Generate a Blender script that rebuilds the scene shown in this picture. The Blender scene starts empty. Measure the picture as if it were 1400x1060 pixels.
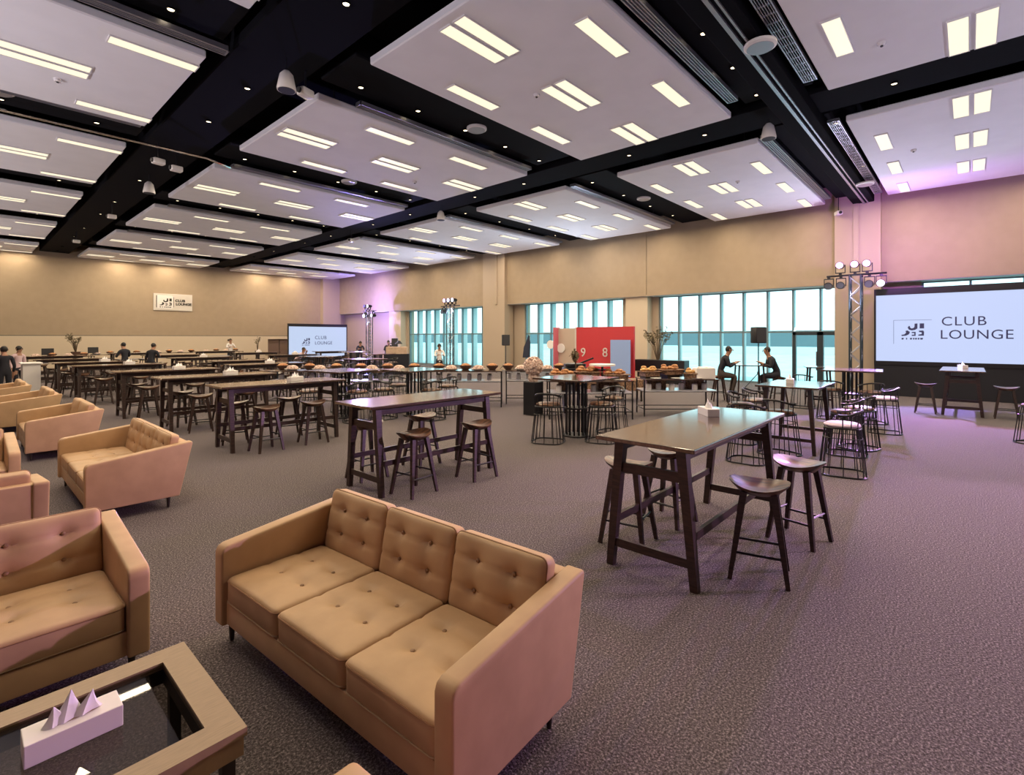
import bpy, bmesh, math, random
from mathutils import Vector, Matrix
random.seed(7)
PI = math.pi
C = bpy.context.scene.collection
SC = bpy.context.scene

# ------------------------------------------------------------------ materials
def mat(name, col, rough=.5, metal=0., emit=None, estr=0., spec=.5, sheen=0.):
    m = bpy.data.materials.new(name); m.use_nodes = True
    b = m.node_tree.nodes['Principled BSDF']
    b.inputs['Base Color'].default_value = (*col, 1)
    b.inputs['Roughness'].default_value = rough
    b.inputs['Metallic'].default_value = metal
    b.inputs['Specular IOR Level'].default_value = spec
    if emit:
        b.inputs['Emission Color'].default_value = (*emit, 1)
        b.inputs['Emission Strength'].default_value = estr
    return m

def noisy(m, col_a, col_b, scale, detail=3., lo=.35, hi=.65, bump=0., bscale=None, stretch=None, dist=.01):
    """procedural colour variation between two colours of the thing itself, plus a fine bump"""
    nt = m.node_tree; n = nt.nodes; l = nt.links; b = n['Principled BSDF']
    tc = n.new('ShaderNodeTexCoord'); src = tc.outputs['Object']
    if stretch:
        mp = n.new('ShaderNodeMapping'); mp.inputs['Scale'].default_value = stretch
        l.new(src, mp.inputs['Vector']); src = mp.outputs['Vector']
    t = n.new('ShaderNodeTexNoise'); t.inputs['Scale'].default_value = scale; t.inputs['Detail'].default_value = detail
    l.new(src, t.inputs['Vector'])
    r = n.new('ShaderNodeValToRGB')
    r.color_ramp.elements[0].position = lo; r.color_ramp.elements[0].color = (*col_a, 1)
    r.color_ramp.elements[1].position = hi; r.color_ramp.elements[1].color = (*col_b, 1)
    l.new(t.outputs['Fac'], r.inputs['Fac']); l.new(r.outputs['Color'], b.inputs['Base Color'])
    if bump:
        t2 = n.new('ShaderNodeTexNoise'); t2.inputs['Scale'].default_value = bscale or scale; t2.inputs['Detail'].default_value = 2.
        l.new(src, t2.inputs['Vector'])
        bp = n.new('ShaderNodeBump'); bp.inputs['Strength'].default_value = bump; bp.inputs['Distance'].default_value = dist
        l.new(t2.outputs['Fac'], bp.inputs['Height']); l.new(bp.outputs['Normal'], b.inputs['Normal'])
    return m

M = {}
M['leather'] = noisy(mat('tan_leather', (.5, .33, .18), .5, spec=.35), (.47, .305, .17), (.53, .345, .195), 6., bump=.12, bscale=260., dist=.002)
M['piping'] = mat('leather_piping', (.33, .18, .09), .55)
M['button'] = mat('leather_button', (.27, .15, .075), .55)
M['wood'] = noisy(mat('dark_walnut', (.03, .015, .012), .4), (.017, .008, .007), (.045, .021, .016), 9., stretch=(1, 1, 6), bump=.05, bscale=40.)
M['seatwood'] = noisy(mat('walnut_seat', (.1, .045, .028), .3), (.03, .014, .01), (.16, .075, .04), 5., lo=.42, hi=.6, stretch=(1, 5, 1))
M['tabletop'] = noisy(mat('dark_tabletop', (.06, .035, .028), .16), (.045, .026, .021), (.085, .05, .038), 5., stretch=(1, 8, 1))
M['tabletop'].node_tree.nodes['Principled BSDF'].inputs['Coat Weight'].default_value = .6
M['tabletop'].node_tree.nodes['Principled BSDF'].inputs['Coat Roughness'].default_value = .08
M['taupe'] = noisy(mat('taupe_veneer', (.3, .21, .12), .45), (.27, .19, .11), (.33, .23, .135), 14., stretch=(1, 12, 1))
M['blackmetal'] = mat('black_metal', (.013, .012, .016), .4, .3)
M['legdark'] = mat('dark_leg', (.02, .013, .01), .45)
M['chrome'] = mat('chrome', (.6, .6, .62), .15, 1.)
M['alu'] = mat('brushed_aluminium', (.42, .42, .47), .35, .8)
M['white'] = mat('white_paint', (.75, .73, .72), .5)
M['card'] = mat('white_card', (.78, .74, .72), .6)
M['tissue'] = mat('tissue_paper', (.85, .84, .86), .8)
M['panel'] = noisy(mat('acoustic_panel_white', (.84, .83, .85), .75), (.83, .82, .84), (.86, .85, .87), 2.)
M['black'] = mat('black_paint', (.005, .005, .007), .9, spec=.03)
M['bulkhead'] = mat('black_bulkhead', (.006, .006, .008), .85, spec=.06)
M['blackgloss'] = mat('black_enamel', (.009, .0085, .012), .4)
M['duct'] = mat('dark_duct', (.006, .006, .008), .8, spec=.08)
M['grille'] = mat('speaker_grille', (.03, .03, .035), .7)
M['lamp'] = mat('lamp_diffuser', (.3, .28, .24), .5, emit=(1., .88, .62), estr=.56)
M['down'] = mat('downlight_lens', (.9, .8, .6), .4, emit=(1., .8, .5), estr=2.5)
M['screen'] = mat('screen_surface', (.02, .02, .03), .3, emit=(.58, .68, .99), estr=0.498)
M['screen2'] = mat('screen_surface_far', (.02, .02, .03), .3, emit=(.60, .72, .98), estr=0.456)
M['ink'] = mat('screen_lettering', (.02, .02, .05), .5, emit=(.012, .014, .05), estr=.6)
M['inkblack'] = mat('black_lettering', (.02, .018, .016), .6)
M['red'] = mat('red_panel', (.52, .035, .045), .45)
M['pinkred'] = mat('faded_red_edge', (.52, .12, .17), .5)
M['beigepanel'] = mat('beige_panel', (.5, .4, .32), .6)
M['bluepanel'] = mat('pale_blue_panel', (.28, .4, .72), .5)
M['signwhite'] = mat('sign_white', (.62, .58, .54), .5)
M['carton'] = noisy(mat('cardboard', (.5, .36, .26), .8), (.46, .33, .24), (.55, .4, .29), 8.)
M['bread'] = noisy(mat('baked_goods', (.4, .18, .07), .7), (.28, .1, .035), (.58, .3, .13), 16., bump=.4, bscale=30.)
M['pastry'] = noisy(mat('golden_pastry', (.6, .33, .1), .6), (.45, .2, .05), (.7, .45, .18), 18., bump=.4, bscale=30.)
M['rattan'] = noisy(mat('rattan', (.2, .11, .06), .7), (.09, .045, .025), (.34, .2, .12), 26., bump=.6, bscale=60.)
M['bowl'] = mat('brown_bowl', (.09, .045, .03), .5)
M['plate'] = mat('white_china', (.78, .75, .74), .25)
M['flowers'] = noisy(mat('pale_pink_blossom', (.62, .45, .38), .8), (.42, .26, .2), (.78, .62, .54), 22., bump=.9, bscale=26., dist=.05)
M['twig'] = mat('brown_twig', (.09, .06, .035), .8)
M['leaf'] = noisy(mat('dry_leaf', (.12, .1, .05), .7), (.06, .05, .025), (.2, .16, .09), 8.)
M['skin'] = mat('skin', (.36, .19, .12), .5)
M['hair'] = mat('dark_hair', (.012, .009, .008), .6)
M['clothdark'] = mat('dark_cloth', (.012, .012, .02), .85)
M['clothnavy'] = mat('navy_cloth', (.02, .025, .05), .85)
M['clothgrey'] = mat('grey_cloth', (.06, .045, .04), .85)
M['clothpink'] = mat('pale_pink_shirt', (.6, .44, .47), .8)
M['clothwhite'] = mat('white_cloth', (.75, .72, .7), .8)
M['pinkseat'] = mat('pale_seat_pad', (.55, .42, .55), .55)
M['glassrack'] = mat('frosted_shelf', (.55, .55, .62), .2)
def lens_mat(n, c, s): return mat(n, (.8, .8, .8), .2, emit=c, estr=s)
M['lens_pink'] = lens_mat('pink_lamp_lens', (1., .3, .9), 1.6)
M['lens_violet'] = lens_mat('violet_lamp_lens', (.8, .6, 1.), 2.)
M['lens_blue'] = lens_mat('blue_lamp_lens', (.62, .58, 1.), 14.)
M['concrete'] = noisy(mat('pale_paving', (.4, .52, .53), .8), (.35, .49, .5), (.44, .56, .56), .6)
M['outwall'] = mat('blue_grey_cladding', (.10, .15, .17), .7)
M['outpale'] = mat('pale_cladding', (.55, .68, .7), .7)

def carpet():
    m = mat('carpet', (.1, .08, .08), .95, spec=.1); nt = m.node_tree; n = nt.nodes; l = nt.links; b = n['Principled BSDF']
    tc = n.new('ShaderNodeTexCoord')
    t = n.new('ShaderNodeTexNoise'); t.inputs['Scale'].default_value = 85.; t.inputs['Detail'].default_value = 5.; t.inputs['Roughness'].default_value = .8
    l.new(tc.outputs['Object'], t.inputs['Vector'])
    r = n.new('ShaderNodeValToRGB'); e = r.color_ramp.elements
    e[0].position = .40; e[0].color = (.05, .041, .041, 1); e[1].position = .66; e[1].color = (.42, .36, .36, 1)
    k = e.new(.52); k.color = (.125, .107, .111, 1)
    l.new(t.outputs['Fac'], r.inputs['Fac'])
    l.new(r.outputs['Color'], b.inputs['Base Color'])
    v = n.new('ShaderNodeTexNoise'); v.inputs['Scale'].default_value = 90.; v.inputs['Detail'].default_value = 2.
    l.new(tc.outputs['Object'], v.inputs['Vector'])
    bp = n.new('ShaderNodeBump'); bp.inputs['Strength'].default_value = .6; bp.inputs['Distance'].default_value = .01
    l.new(v.outputs['Fac'], bp.inputs['Height']); l.new(bp.outputs['Normal'], b.inputs['Normal'])
    return m
M['carpet'] = carpet()
M['wall'] = noisy(mat('tan_wall_panel', (.34, .262, .182), .7), (.33, .254, .176), (.35, .27, .188), 3., bump=.1, bscale=120., dist=.004)
M['dado'] = mat('cream_wall', (.56, .47, .355), .7)
M['pier'] = mat('beige_pier', (.42, .335, .25), .7)
M['soffit'] = mat('pale_soffit', (.55, .53, .5), .7)
M['mullion'] = mat('window_mullion', (.16, .22, .24), .4, .3)
M['fin'] = mat('window_fin', (.62, .72, .74), .5)
M['darkframe'] = mat('dark_door_frame', (.03, .045, .055), .4, .3)
M['doorbrown'] = mat('brown_door', (.17, .11, .085), .6)

def glass(name, tint, gl=.025):
    m = bpy.data.materials.new(name); m.use_nodes = True; nt = m.node_tree; n = nt.nodes; l = nt.links
    n.remove(n['Principled BSDF'])
    a = n.new('ShaderNodeBsdfTransparent'); a.inputs['Color'].default_value = (*tint, 1)
    g = n.new('ShaderNodeBsdfGlossy'); g.inputs['Roughness'].default_value = .02
    lw = n.new('ShaderNodeLayerWeight')          # Schlick reflectance, the same from both faces of the pane
    pw = n.new('ShaderNodeMath'); pw.operation = 'POWER'; pw.inputs[1].default_value = 5.
    ad = n.new('ShaderNodeMath'); ad.operation = 'MULTIPLY_ADD'; ad.inputs[1].default_value = .5; ad.inputs[2].default_value = gl
    mx = n.new('ShaderNodeMixShader')
    lw.inputs['Blend'].default_value = .5
    l.new(lw.outputs['Facing'], pw.inputs[0]); l.new(pw.outputs[0], ad.inputs[0]); l.new(ad.outputs[0], mx.inputs[0]); l.new(a.outputs[0], mx.inputs[1]); l.new(g.outputs[0], mx.inputs[2])
    l.new(mx.outputs[0], n['Material Output'].inputs['Surface'])
    return m
M['glass'] = glass('window_glass', (.8, .95, .96))
M['tableglass'] = glass('table_glass', (.62, .6, .57), .06)
M['showglass'] = glass('display_glass', (.9, .93, .95))

# ------------------------------------------------------------------ mesh helper
class MB:
    def __init__(s): s.bm = bmesh.new()
    def box(s, c, d, rz=0., rx=0., ry=0., bev=0., seg=2):
        t = bmesh.new(); bmesh.ops.create_cube(t, size=1.)
        bmesh.ops.scale(t, vec=d, verts=t.verts)
        if bev: bmesh.ops.bevel(t, geom=t.edges[:], offset=bev, segments=seg, profile=.5, affect='EDGES')
        mx = Matrix.Translation(c) @ Matrix.Rotation(rz, 4, 'Z') @ Matrix.Rotation(ry, 4, 'Y') @ Matrix.Rotation(rx, 4, 'X')
        bmesh.ops.transform(t, matrix=mx, verts=t.verts); s._join(t); return s
    def _join(s, t):
        me = bpy.data.meshes.new('t'); t.to_mesh(me); t.free(); s.bm.from_mesh(me); bpy.data.meshes.remove(me)
    def b2(s, lo, hi, bev=0., seg=2):
        return s.box([(a + b) / 2 for a, b in zip(lo, hi)], [abs(b - a) for a, b in zip(lo, hi)], bev=bev, seg=seg)
    def bar(s, p, q, w0, d0, w1=None, d1=None, up=(0, 1, 0)):
        """tapered square bar from p to q"""
        p, q = Vector(p), Vector(q); a = (q - p).normalized(); u = Vector(up)
        if abs(a.dot(u)) > .98: u = Vector((1, 0, 0))
        x = a.cross(u).normalized(); y = x.cross(a).normalized()
        w1 = w0 if w1 is None else w1; d1 = d0 if d1 is None else d1
        vs = []
        for pt, w, d in ((p, w0, d0), (q, w1, d1)):
            for sx, sy in ((-1, -1), (1, -1), (1, 1), (-1, 1)):
                vs.append(s.bm.verts.new(pt + x * sx * w / 2 + y * sy * d / 2))
        f = [(3, 2, 1, 0), (4, 5, 6, 7)] + [(i, (i + 1) % 4, (i + 1) % 4 + 4, i + 4) for i in range(4)]
        for i in f: s.bm.faces.new([vs[k] for k in i])
        return s
    def tube(s, pts, r, n=6, closed=False, r1=None):
        pts = [Vector(p) for p in pts]; m = len(pts); rings = []
        pu = None
        for i, p in enumerate(pts):
            if closed: a = (pts[(i + 1) % m] - pts[i - 1]).normalized()
            else: a = (pts[min(i + 1, m - 1)] - pts[max(i - 1, 0)]).normalized()
            u = pu if pu else (Vector((0, 0, 1)) if abs(a.z) < .9 else Vector((1, 0, 0)))
            x = a.cross(u)
            if x.length < 1e-4: x = a.cross(Vector((0, 1, 0)))
            x.normalize(); y = x.cross(a).normalized(); pu = y
            rr = r if r1 is None else r + (r1 - r) * i / (m - 1)
            rings.append([s.bm.verts.new(p + (x * math.cos(2 * PI * k / n) + y * math.sin(2 * PI * k / n)) * rr) for k in range(n)])
        for i in range(m if closed else m - 1):
            A, B = rings[i], rings[(i + 1) % m]
            for k in range(n): s.bm.faces.new((A[k], A[(k + 1) % n], B[(k + 1) % n], B[k]))
        if not closed:
            s.bm.faces.new(rings[0][::-1]); s.bm.faces.new(rings[-1])
        return s
    def lathe(s, prof, n=20, c=(0, 0, 0), mx=None, sx=1., sy=1., cap=True):
        c = Vector(c); rings = []
        for r, z in prof:
            if r < 1e-5: rings.append([s.bm.verts.new((c.x, c.y, c.z + z))])
            else: rings.append([s.bm.verts.new((c.x + r * sx * math.cos(2 * PI * k / n), c.y + r * sy * math.sin(2 * PI * k / n), c.z + z)) for k in range(n)])
        new = [v for q in rings for v in q]
        for A, B in zip(rings, rings[1:]):
            for k in range(n):
                k2 = (k + 1) % n
                if len(A) == 1 and len(B) == 1: continue
                if len(A) == 1: s.bm.faces.new((A[0], B[k2], B[k]))
                elif len(B) == 1: s.bm.faces.new((A[k], A[k2], B[0]))
                else: s.bm.faces.new((A[k], A[k2], B[k2], B[k]))
        for R, fl in ((rings[0], 1), (rings[-1], 0)):
            if cap and len(R) > 1: s.bm.faces.new(R[::-1] if fl else R)
        if mx is not None: bmesh.ops.transform(s.bm, matrix=mx, verts=new)
        return s
    def prism(s, poly, a0, a1, axis='x', bev=0., seg=3):
        """extrude a polygon (2-D points) along an axis"""
        t = bmesh.new()
        def P(u, v, a): return {'x': (a, u, v), 'y': (u, a, v), 'z': (u, v, a)}[axis]
        A = [t.verts.new(P(u, v, a0)) for u, v in poly]; B = [t.verts.new(P(u, v, a1)) for u, v in poly]
        t.faces.new(A[::-1]); t.faces.new(B); k = len(poly)
        for i in range(k): t.faces.new((A[i], A[(i + 1) % k], B[(i + 1) % k], B[i]))
        bmesh.ops.recalc_face_normals(t, faces=t.faces)
        if bev: bmesh.ops.bevel(t, geom=[e for e in t.edges], offset=bev, segments=seg, profile=.5, affect='EDGES')
        s._join(t); return s
    def ball(s, c, r, sc=(1, 1, 1), u=12, v=8):
        return s.lathe([(r * math.sin(PI * i / v), -r * math.cos(PI * i / v) * sc[2]) for i in range(v + 1)], u, c, sx=sc[0], sy=sc[1])
    def xf(s, mx): bmesh.ops.transform(s.bm, matrix=mx, verts=s.bm.verts); return s
    def build(s, name, m, parent=None, smooth=False, loc=None, rz=None):
        bmesh.ops.recalc_face_normals(s.bm, faces=s.bm.faces)
        me = bpy.data.meshes.new(name); s.bm.to_mesh(me); s.bm.free()
        me.materials.append(M[m] if isinstance(m, str) else m)
        o = bpy.data.objects.new(name, me); C.objects.link(o)
        if smooth:
            me.polygons.foreach_set('use_smooth', [True] * len(me.polygons))
            me.set_sharp_from_angle(angle=math.radians(42))
        if parent: o.parent = parent
        if loc: o.location = loc
        if rz is not None: o.rotation_euler.z = rz
        return o

def tag(o, label=None, cat=None, group=None, kind=None):
    if label: o['label'] = label
    if cat: o['category'] = cat
    if group: o['group'] = group
    if kind: o['kind'] = kind
    return o
def empty(name, loc, rz=0.):
    o = bpy.data.objects.new(name, None); C.objects.link(o); o.location = loc; o.rotation_euler.z = rz
    o.empty_display_size = .1; return o
def thing(name, label, cat, loc=(0, 0, 0), rz=0., group=None):
    return tag(empty(name, loc, rz), label, cat, group)
def struct(o): o['kind'] = 'structure'; return o
def kids(o): return list(o.children)
def copy_tree(o, parent=None, depth=0):
    c = o.copy(); C.objects.link(c)
    if parent: c.parent = parent
    if depth < 2:
        for ch in CH.get(o.name, []): copy_tree(ch, c, depth + 1)
    return c
CH = {}
def index(o):
    CH[o.name] = list(o.children)
    for c in o.children: index(c)
def place(proto, loc, rz, label, group=None, used=set()):
    """the first call moves the prototype itself, later calls copy the thing with its parts and sub-parts"""
    if proto.name not in used:
        index(proto); used.add(proto.name); o = proto
    else: o = copy_tree(proto)
    o.location = loc; o.rotation_euler.z = rz; o['label'] = label
    if group: o['group'] = group
    return o
def text_mesh(txt, size, depth=.004, spacing=1., name='lettering', bold=0.):
    cu = bpy.data.curves.new('t', 'FONT'); cu.body = txt; cu.size = size; cu.extrude = depth; cu.space_character = spacing; cu.offset = bold
    cu.resolution_u = 4
    o = bpy.data.objects.new('t', cu); C.objects.link(o)
    bpy.context.view_layer.update()
    me = bpy.data.meshes.new_from_object(o.evaluated_get(bpy.context.evaluated_depsgraph_get()))
    bpy.data.objects.remove(o); bpy.data.curves.remove(cu); me.name = name
    return me

# ------------------------------------------------------------------ the setting
XW, YF, ZC = 20.6, 37.75, 6.38       # window wall, far wall, underside of the ceiling panels
XL, YB = -6.0, -9.0                  # walls out of view behind the camera
struct(MB().b2((XL, YB, -.2), (22.2, YF + .3, 0)).build('floor', 'carpet'))
struct(MB().b2((XL, YB, 7.1), (21.4, YF + .3, 7.3)).build('ceiling', 'black'))
# far wall: tan upper part, cream dado
struct(MB().b2((XL, YF, 1.93), (21.9, YF + .3, 7.2)).build('wall_far', 'wall'))
struct(MB().b2((XL, YF - .03, 0), (15.2, YF + .27, 1.9)).b2((16.95, YF - .03, 0), (21.9, YF + .27, 1.9)).b2((15.2, YF - .03, 1.72), (16.95, YF + .27, 1.9)).build('wall_dado', 'dado'))
struct(MB().b2((XL, YF - .015, 1.9), (21.9, YF + .2, 1.93)).build('trim_1', 'darkframe'))
d1 = struct(MB().b2((15.2, YF + .1, 0), (16.95, YF + .16, 1.72)).build('door_1', 'doorbrown'))
MB().b2((15.2, YF - .04, 1.68), (16.95, YF + .1, 1.74)).build('door_lintel', 'dado', d1)
MB().b2((16.05, YF + .08, 0), (16.08, YF + .11, 1.68)).build('door_seam', 'legdark', d1)
# column in the far corner, and the columns on the window wall
struct(MB().b2((19.2, YF - .45, 0), (20.7, YF + .1, 7.1), bev=.01).build('column_1', 'pier'))
struct(MB().b2((XW - .22, 19.05, 0), (XW + .5, 20.75, 7.1)).b2((XW - .27, 19.6, 3.66), (XW - .2, 19.75, 7.1)).build('column_2', 'pier'))
struct(MB().b2((XW - .22, 2.15, 0), (XW + .5, 3.44, 7.1)).b2((XW - .27, 2.75, 3.66), (XW - .2, 2.9, 7.1)).build('column_3', 'pier'))
# upper wall over the windows, in panels with a fine joint
ub = [YF + .3, 20.75, 10.62, 3.44, -4.0, YB]
w = MB()
for a, b in zip(ub, ub[1:]): w.b2((XW, b + .012, 3.66), (XW + .3, a - .012, 7.1))
struct(w.build('wall_window_side', 'wall'))
struct(MB().b2((XW + .02, YB, 3.64), (21.9, YF, 3.72)).build('trim_2', 'soffit'))
# recessed lower wall with openings
XG = 21.35
ops = [(31.2 - 2.2, 20.85), (18.3, 12.15), (10.35, 3.15), (1.16, -7.2)]
segs = [(YF, 29.0), (20.85, 18.3), (12.15, 10.35), (3.15, 1.16), (-7.2, YB)]
w = MB()
for a, b in segs: w.b2((XG - .12, b, 0), (XG + .35, a, 3.72))
struct(w.build('wall_recess', 'pier'))
struct(MB().b2((XW + .15, 10.65, 0), (XG, 11.75, 3.66), bev=.01).build('column_4', 'dado'))
struct(MB().b2((XW + .1, 29.2, 0), (XG, 30.6, 3.66), bev=.01).build('column_5', 'dado'))
# the wall parts that close the room out of view
struct(MB().b2((XL - .2, YB, 0), (XL, YF, 7.1)).build('wall_left', 'doorbrown'))
struct(MB().b2((XL, YB - .2, 0), (22, YB, 7.1)).build('wall_back', 'doorbrown'))
for n_, (y1, y0) in enumerate(ops):
    wd = struct(empty('window_%d' % (n_ + 1), (XG, (y0 + y1) / 2, 0)))
    h = (y1 - y0) / 2; npane = [9, 7, 8, 7][n_]; z1 = 3.66; zt = 2.02
    MB().b2((.02, -h, .02), (.03, h, z1)).build('pane', 'glass', wd)
    fr = MB().b2((-.04, -h, zt - .03), (.07, h, zt + .03)).b2((-.04, -h, 0), (.07, h, .07)).b2((-.04, -h, z1 - .06), (.07, h, z1))
    fin = MB()
    for i in range(npane + 1):
        y = -h + 2 * h * i / npane
        y = min(max(y, -h + .03), h - .03)
        fr.b2((-.05, y - .028, 0), (.08, y + .028, z1))
        if 0 < i < npane: fin.b2((.08, y - .03, 0), (.4 if n_ < 2 else .25, y + .03, z1))
    fr.build('window_frame', 'mullion', wd); fin.build('window_fin', 'fin', wd)
    if n_ == 2:
        dr = MB()
        for i in (6, 7):
            ya = h - 2 * h * i / npane; yb = h - 2 * h * (i + 1) / npane
            for y in (ya - .05, yb + .05): dr.b2((-.07, y - .05, 0), (.1, y + .05, zt))
            dr.b2((-.07, yb, zt - .12), (.1, ya, zt)); dr.b2((-.07, yb, 0), (.1, ya, .12))
        dr.build('door_frame', 'darkframe', wd)
        MB().b2((-.09, h - 2 * h * 7 / npane + .1, .6), (-.05, h - 2 * h * 7 / npane + .13, 1.3)).build('door_handle', 'chrome', wd)
# outside
struct(MB().b2((21.9, -60, -.25), (110, 120, -.05)).build('ground', 'concrete'))
ow = struct(MB().b2((62, -60, .3), (64, 120, 2.55)).build('wall_outside', 'outwall'))
struct(MB().b2((61.6, -60, -.05), (62.2, 120, .75)).build('wall_outside_base', 'outpale'))

# ------------------------------------------------------------------ ceiling
XP = [(-3.3, 2.74, -3.24, 5, 1), (4.64, 10.82, 4.8, 5, 0), (12.62, 20.05, 12.72, 6, 0)]   # x0, x1, first slot, slots, parity
YP = [(-2.0, 1.93), (3.66, 7.42), (9.22, 13.2), (15.0, 19.35), (21.1, 25.5), (27.35, 31.9), (34.0, YF - .05)]
colname = ['left', 'middle', 'window-side']; ordn = ['first', 'second', 'third', 'fourth', 'fifth', 'sixth', 'seventh']
first_vis = [1, 0, 0]
def lamp_proto(twin):
    o = MB()
    ys = (-.155, .155) if twin else (0,)
    for y in ys:
        for s in (-1, 1):
            o.b2((-.6, y + s * .122 - .008, -.012), (.6, y + s * .122 + .008, .02)); o.b2((s * .592 - .008, y - .12, -.012), (s * .592 + .008, y + .12, .02))
    r = o.build('ceiling_light', 'white')
    for y in ys: MB().b2((-.585, y - .114, -.006), (.585, y + .114, .012)).build('diffuser', 'lamp', r)
    r['category'] = 'ceiling light'; return r
LP = {True: lamp_proto(True), False: lamp_proto(False)}
AREA = []
for ci, (x0, x1, s0, ns, par) in enumerate(XP):
    for ri, (y0, y1) in enumerate(YP):
        if ri < first_vis[ci]: continue
        k = ri - first_vis[ci]
        pn = f'{ordn[k]} {colname[ci]} ceiling panel'
        p = MB().b2((x0, y0, ZC), (x1, y1, ZC + .14), bev=.02, seg=1).build('ceiling_panel', 'panel')
        tag(p, f'white suspended ceiling panel, {ordn[k]} from the camera in the {colname[ci]} row', 'ceiling panel', 'suspended white ceiling panels')
        ro = MB()
        for xx in (x0 + .6, x1 - .6):
            for yy in (y0 + .5, y1 - .5): ro.tube([(xx, yy, ZC + .13), (xx, yy, 7.1)], .012, 5)
        ro.build('hanging_rod', 'blackmetal', p)
        for s in range(ns):
            xc = s0 + 1.195 * s + .6
            if ci == 0 and xc < -.5: continue
            if ci == 2 and ri == 6 and s == 5: continue
            rows = [((y0 + y1) / 2, True)] if (s + par) % 2 == 0 else [(y0 + .46, False), (y1 - .46, False)]
            for yc, tw in rows:
                if tw: lab = f'twin warm strip light along the middle, {ordn[s]} along the {pn}'
                else: lab = f'single warm strip light by the {"right" if yc < (y0 + y1) / 2 else "left"} edge, {ordn[s]} along the {pn}'
                place(LP[tw], (xc, yc, ZC - .012), 0, lab, 'warm strip lights in the ceiling panels')
                AREA.append((xc, yc, tw))
# black bulkheads in the gaps with downlights, ducts and rails
gapsY = [(1.93, 3.66), (7.42, 9.22), (13.2, 15.0), (19.35, 21.1), (25.5, 27.35), (31.9, 34.0)]
for i, (a, b) in enumerate(gapsY):
    m_ = (a + b) / 2
    for j, (xa, xb) in enumerate([(XL, 2.9), (4.55, 10.9), (12.5, 20.5)]):
        struct(MB().b2((xa, m_ - .62, 6.62), (xb, m_ + .62, 7.12), bev=.02, seg=1).build('ceiling_bulkhead', 'duct'))
for xa, xb in ((2.95, 4.4), (11.05, 12.35)):
    struct(MB().b2((xa + .1, YB, 6.55), (xb - .1, YF, 7.12), bev=.02, seg=1).build('ceiling_bulkhead', 'bulkhead'))
def rail(pts, r, name, m, label, cat, group=None):
    return tag(MB().tube(pts, r, 6).build(name, m, smooth=True), label, cat, group)
rail([(-6, 14.1, 6.3), (4.2, 14.1, 6.3), (4.9, 14.6, 6.35)], .03, 'ceiling_rail', 'chrome', 'thin pale rail crossing the dark gap between the left ceiling panels', 'rail')
du = thing('ceiling_duct', 'long black duct with a bright silver rail beside the vent strips at upper right', 'duct', (13, 2.62, 6.3))
MB().b2((-8.2, -.3, .02), (7.5, .3, .32), bev=.03).build('duct_body', 'bulkhead', du)
MB().b2((-8.2, -.06, -.02), (7.5, .0, .04)).b2((-8.2, -.15, -.01), (7.5, -.12, .03)).build('rail', 'alu', du)
for n_, (xa, xb, y) in enumerate([(7.0, 10.25, 2.1), (12.5, 19.7, 2.14)]):
    t = thing('ceiling_vent', ['slotted silver vent strip left of the first window-side panel, nearest the camera', 'slotted silver vent strip running to the column with the pink stage lights'][n_], 'vent', ((xa + xb) / 2, y, 6.4), group='ceiling vent strips')
    L = (xb - xa) / 2
    MB().b2((-L, -.11, 0), (L, -.09, .06)).b2((-L, .09, 0), (L, .11, .06)).b2((-L, -.1, 0), (-L + .02, .1, .06)).b2((L - .02, -.1, 0), (L, .1, .06)).build('frame', 'alu', t)
    sl = MB()
    for q in range(-2, 3): sl.b2((-L, q * .034 - .005, .004), (L, q * .034 + .005, .03))
    for q in range(int(L * 2 / .25)): sl.b2((-L + q * .25, -.09, .006), (-L + q * .25 + .012, .09, .028))
    sl.build('slats', 'alu', t)
vents = [(5.3, 10.2, 3.42, 0), (12.5, 19.5, 3.5, 1), (5.35, 10.6, 8.98, 2), (0.9, 2.95, 8.9, 3), (12.6, 19.6, 8.95, 4), (-1.5, 2.7, 13.35, 5), (5.0, 10.7, 14.75, 6), (12.6, 19.8, 14.75, 7), (5.0, 10.6, 20.85, 8), (12.6, 19.8, 20.85, 9), (5, 10.6, 27.1, 10)]
vl = ['right of the second middle ceiling panel, the big one at top centre', 'right of the second window-side ceiling panel', 'along the near edge of the third middle ceiling panel', 'at top left beside the second left ceiling panel', 'along the edge of the third window-side ceiling panel', 'in the dark gap beside the third left ceiling panel', 'along the edge of the fourth middle ceiling panel', 'along the edge of the fourth window-side ceiling panel', 'along the edge of the fifth middle ceiling panel', 'along the edge of the fifth window-side ceiling panel', 'along the edge of the sixth middle ceiling panel']
for xa, xb, y, k in vents:
    t = thing('ceiling_vent', 'grey linear vent ' + vl[k], 'vent', ((xa + xb) / 2, y, 6.42), group='ceiling vent strips'); L = (xb - xa) / 2
    MB().b2((-L, -.1, 0), (L, -.08, .08)).b2((-L, .08, 0), (L, .1, .08)).b2((-L, -.1, 0), (-L + .02, .1, .08)).b2((L - .02, -.1, 0), (L, .1, .08)).build('frame', 'alu', t)
    sl = MB()
    for q in range(-1, 2): sl.b2((-L, q * .045 - .008, .01), (L, q * .045 + .008, .04))
    sl.b2((-L, -.09, .05), (L, .09, .06)); sl.build('slats', 'alu', t)
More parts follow.
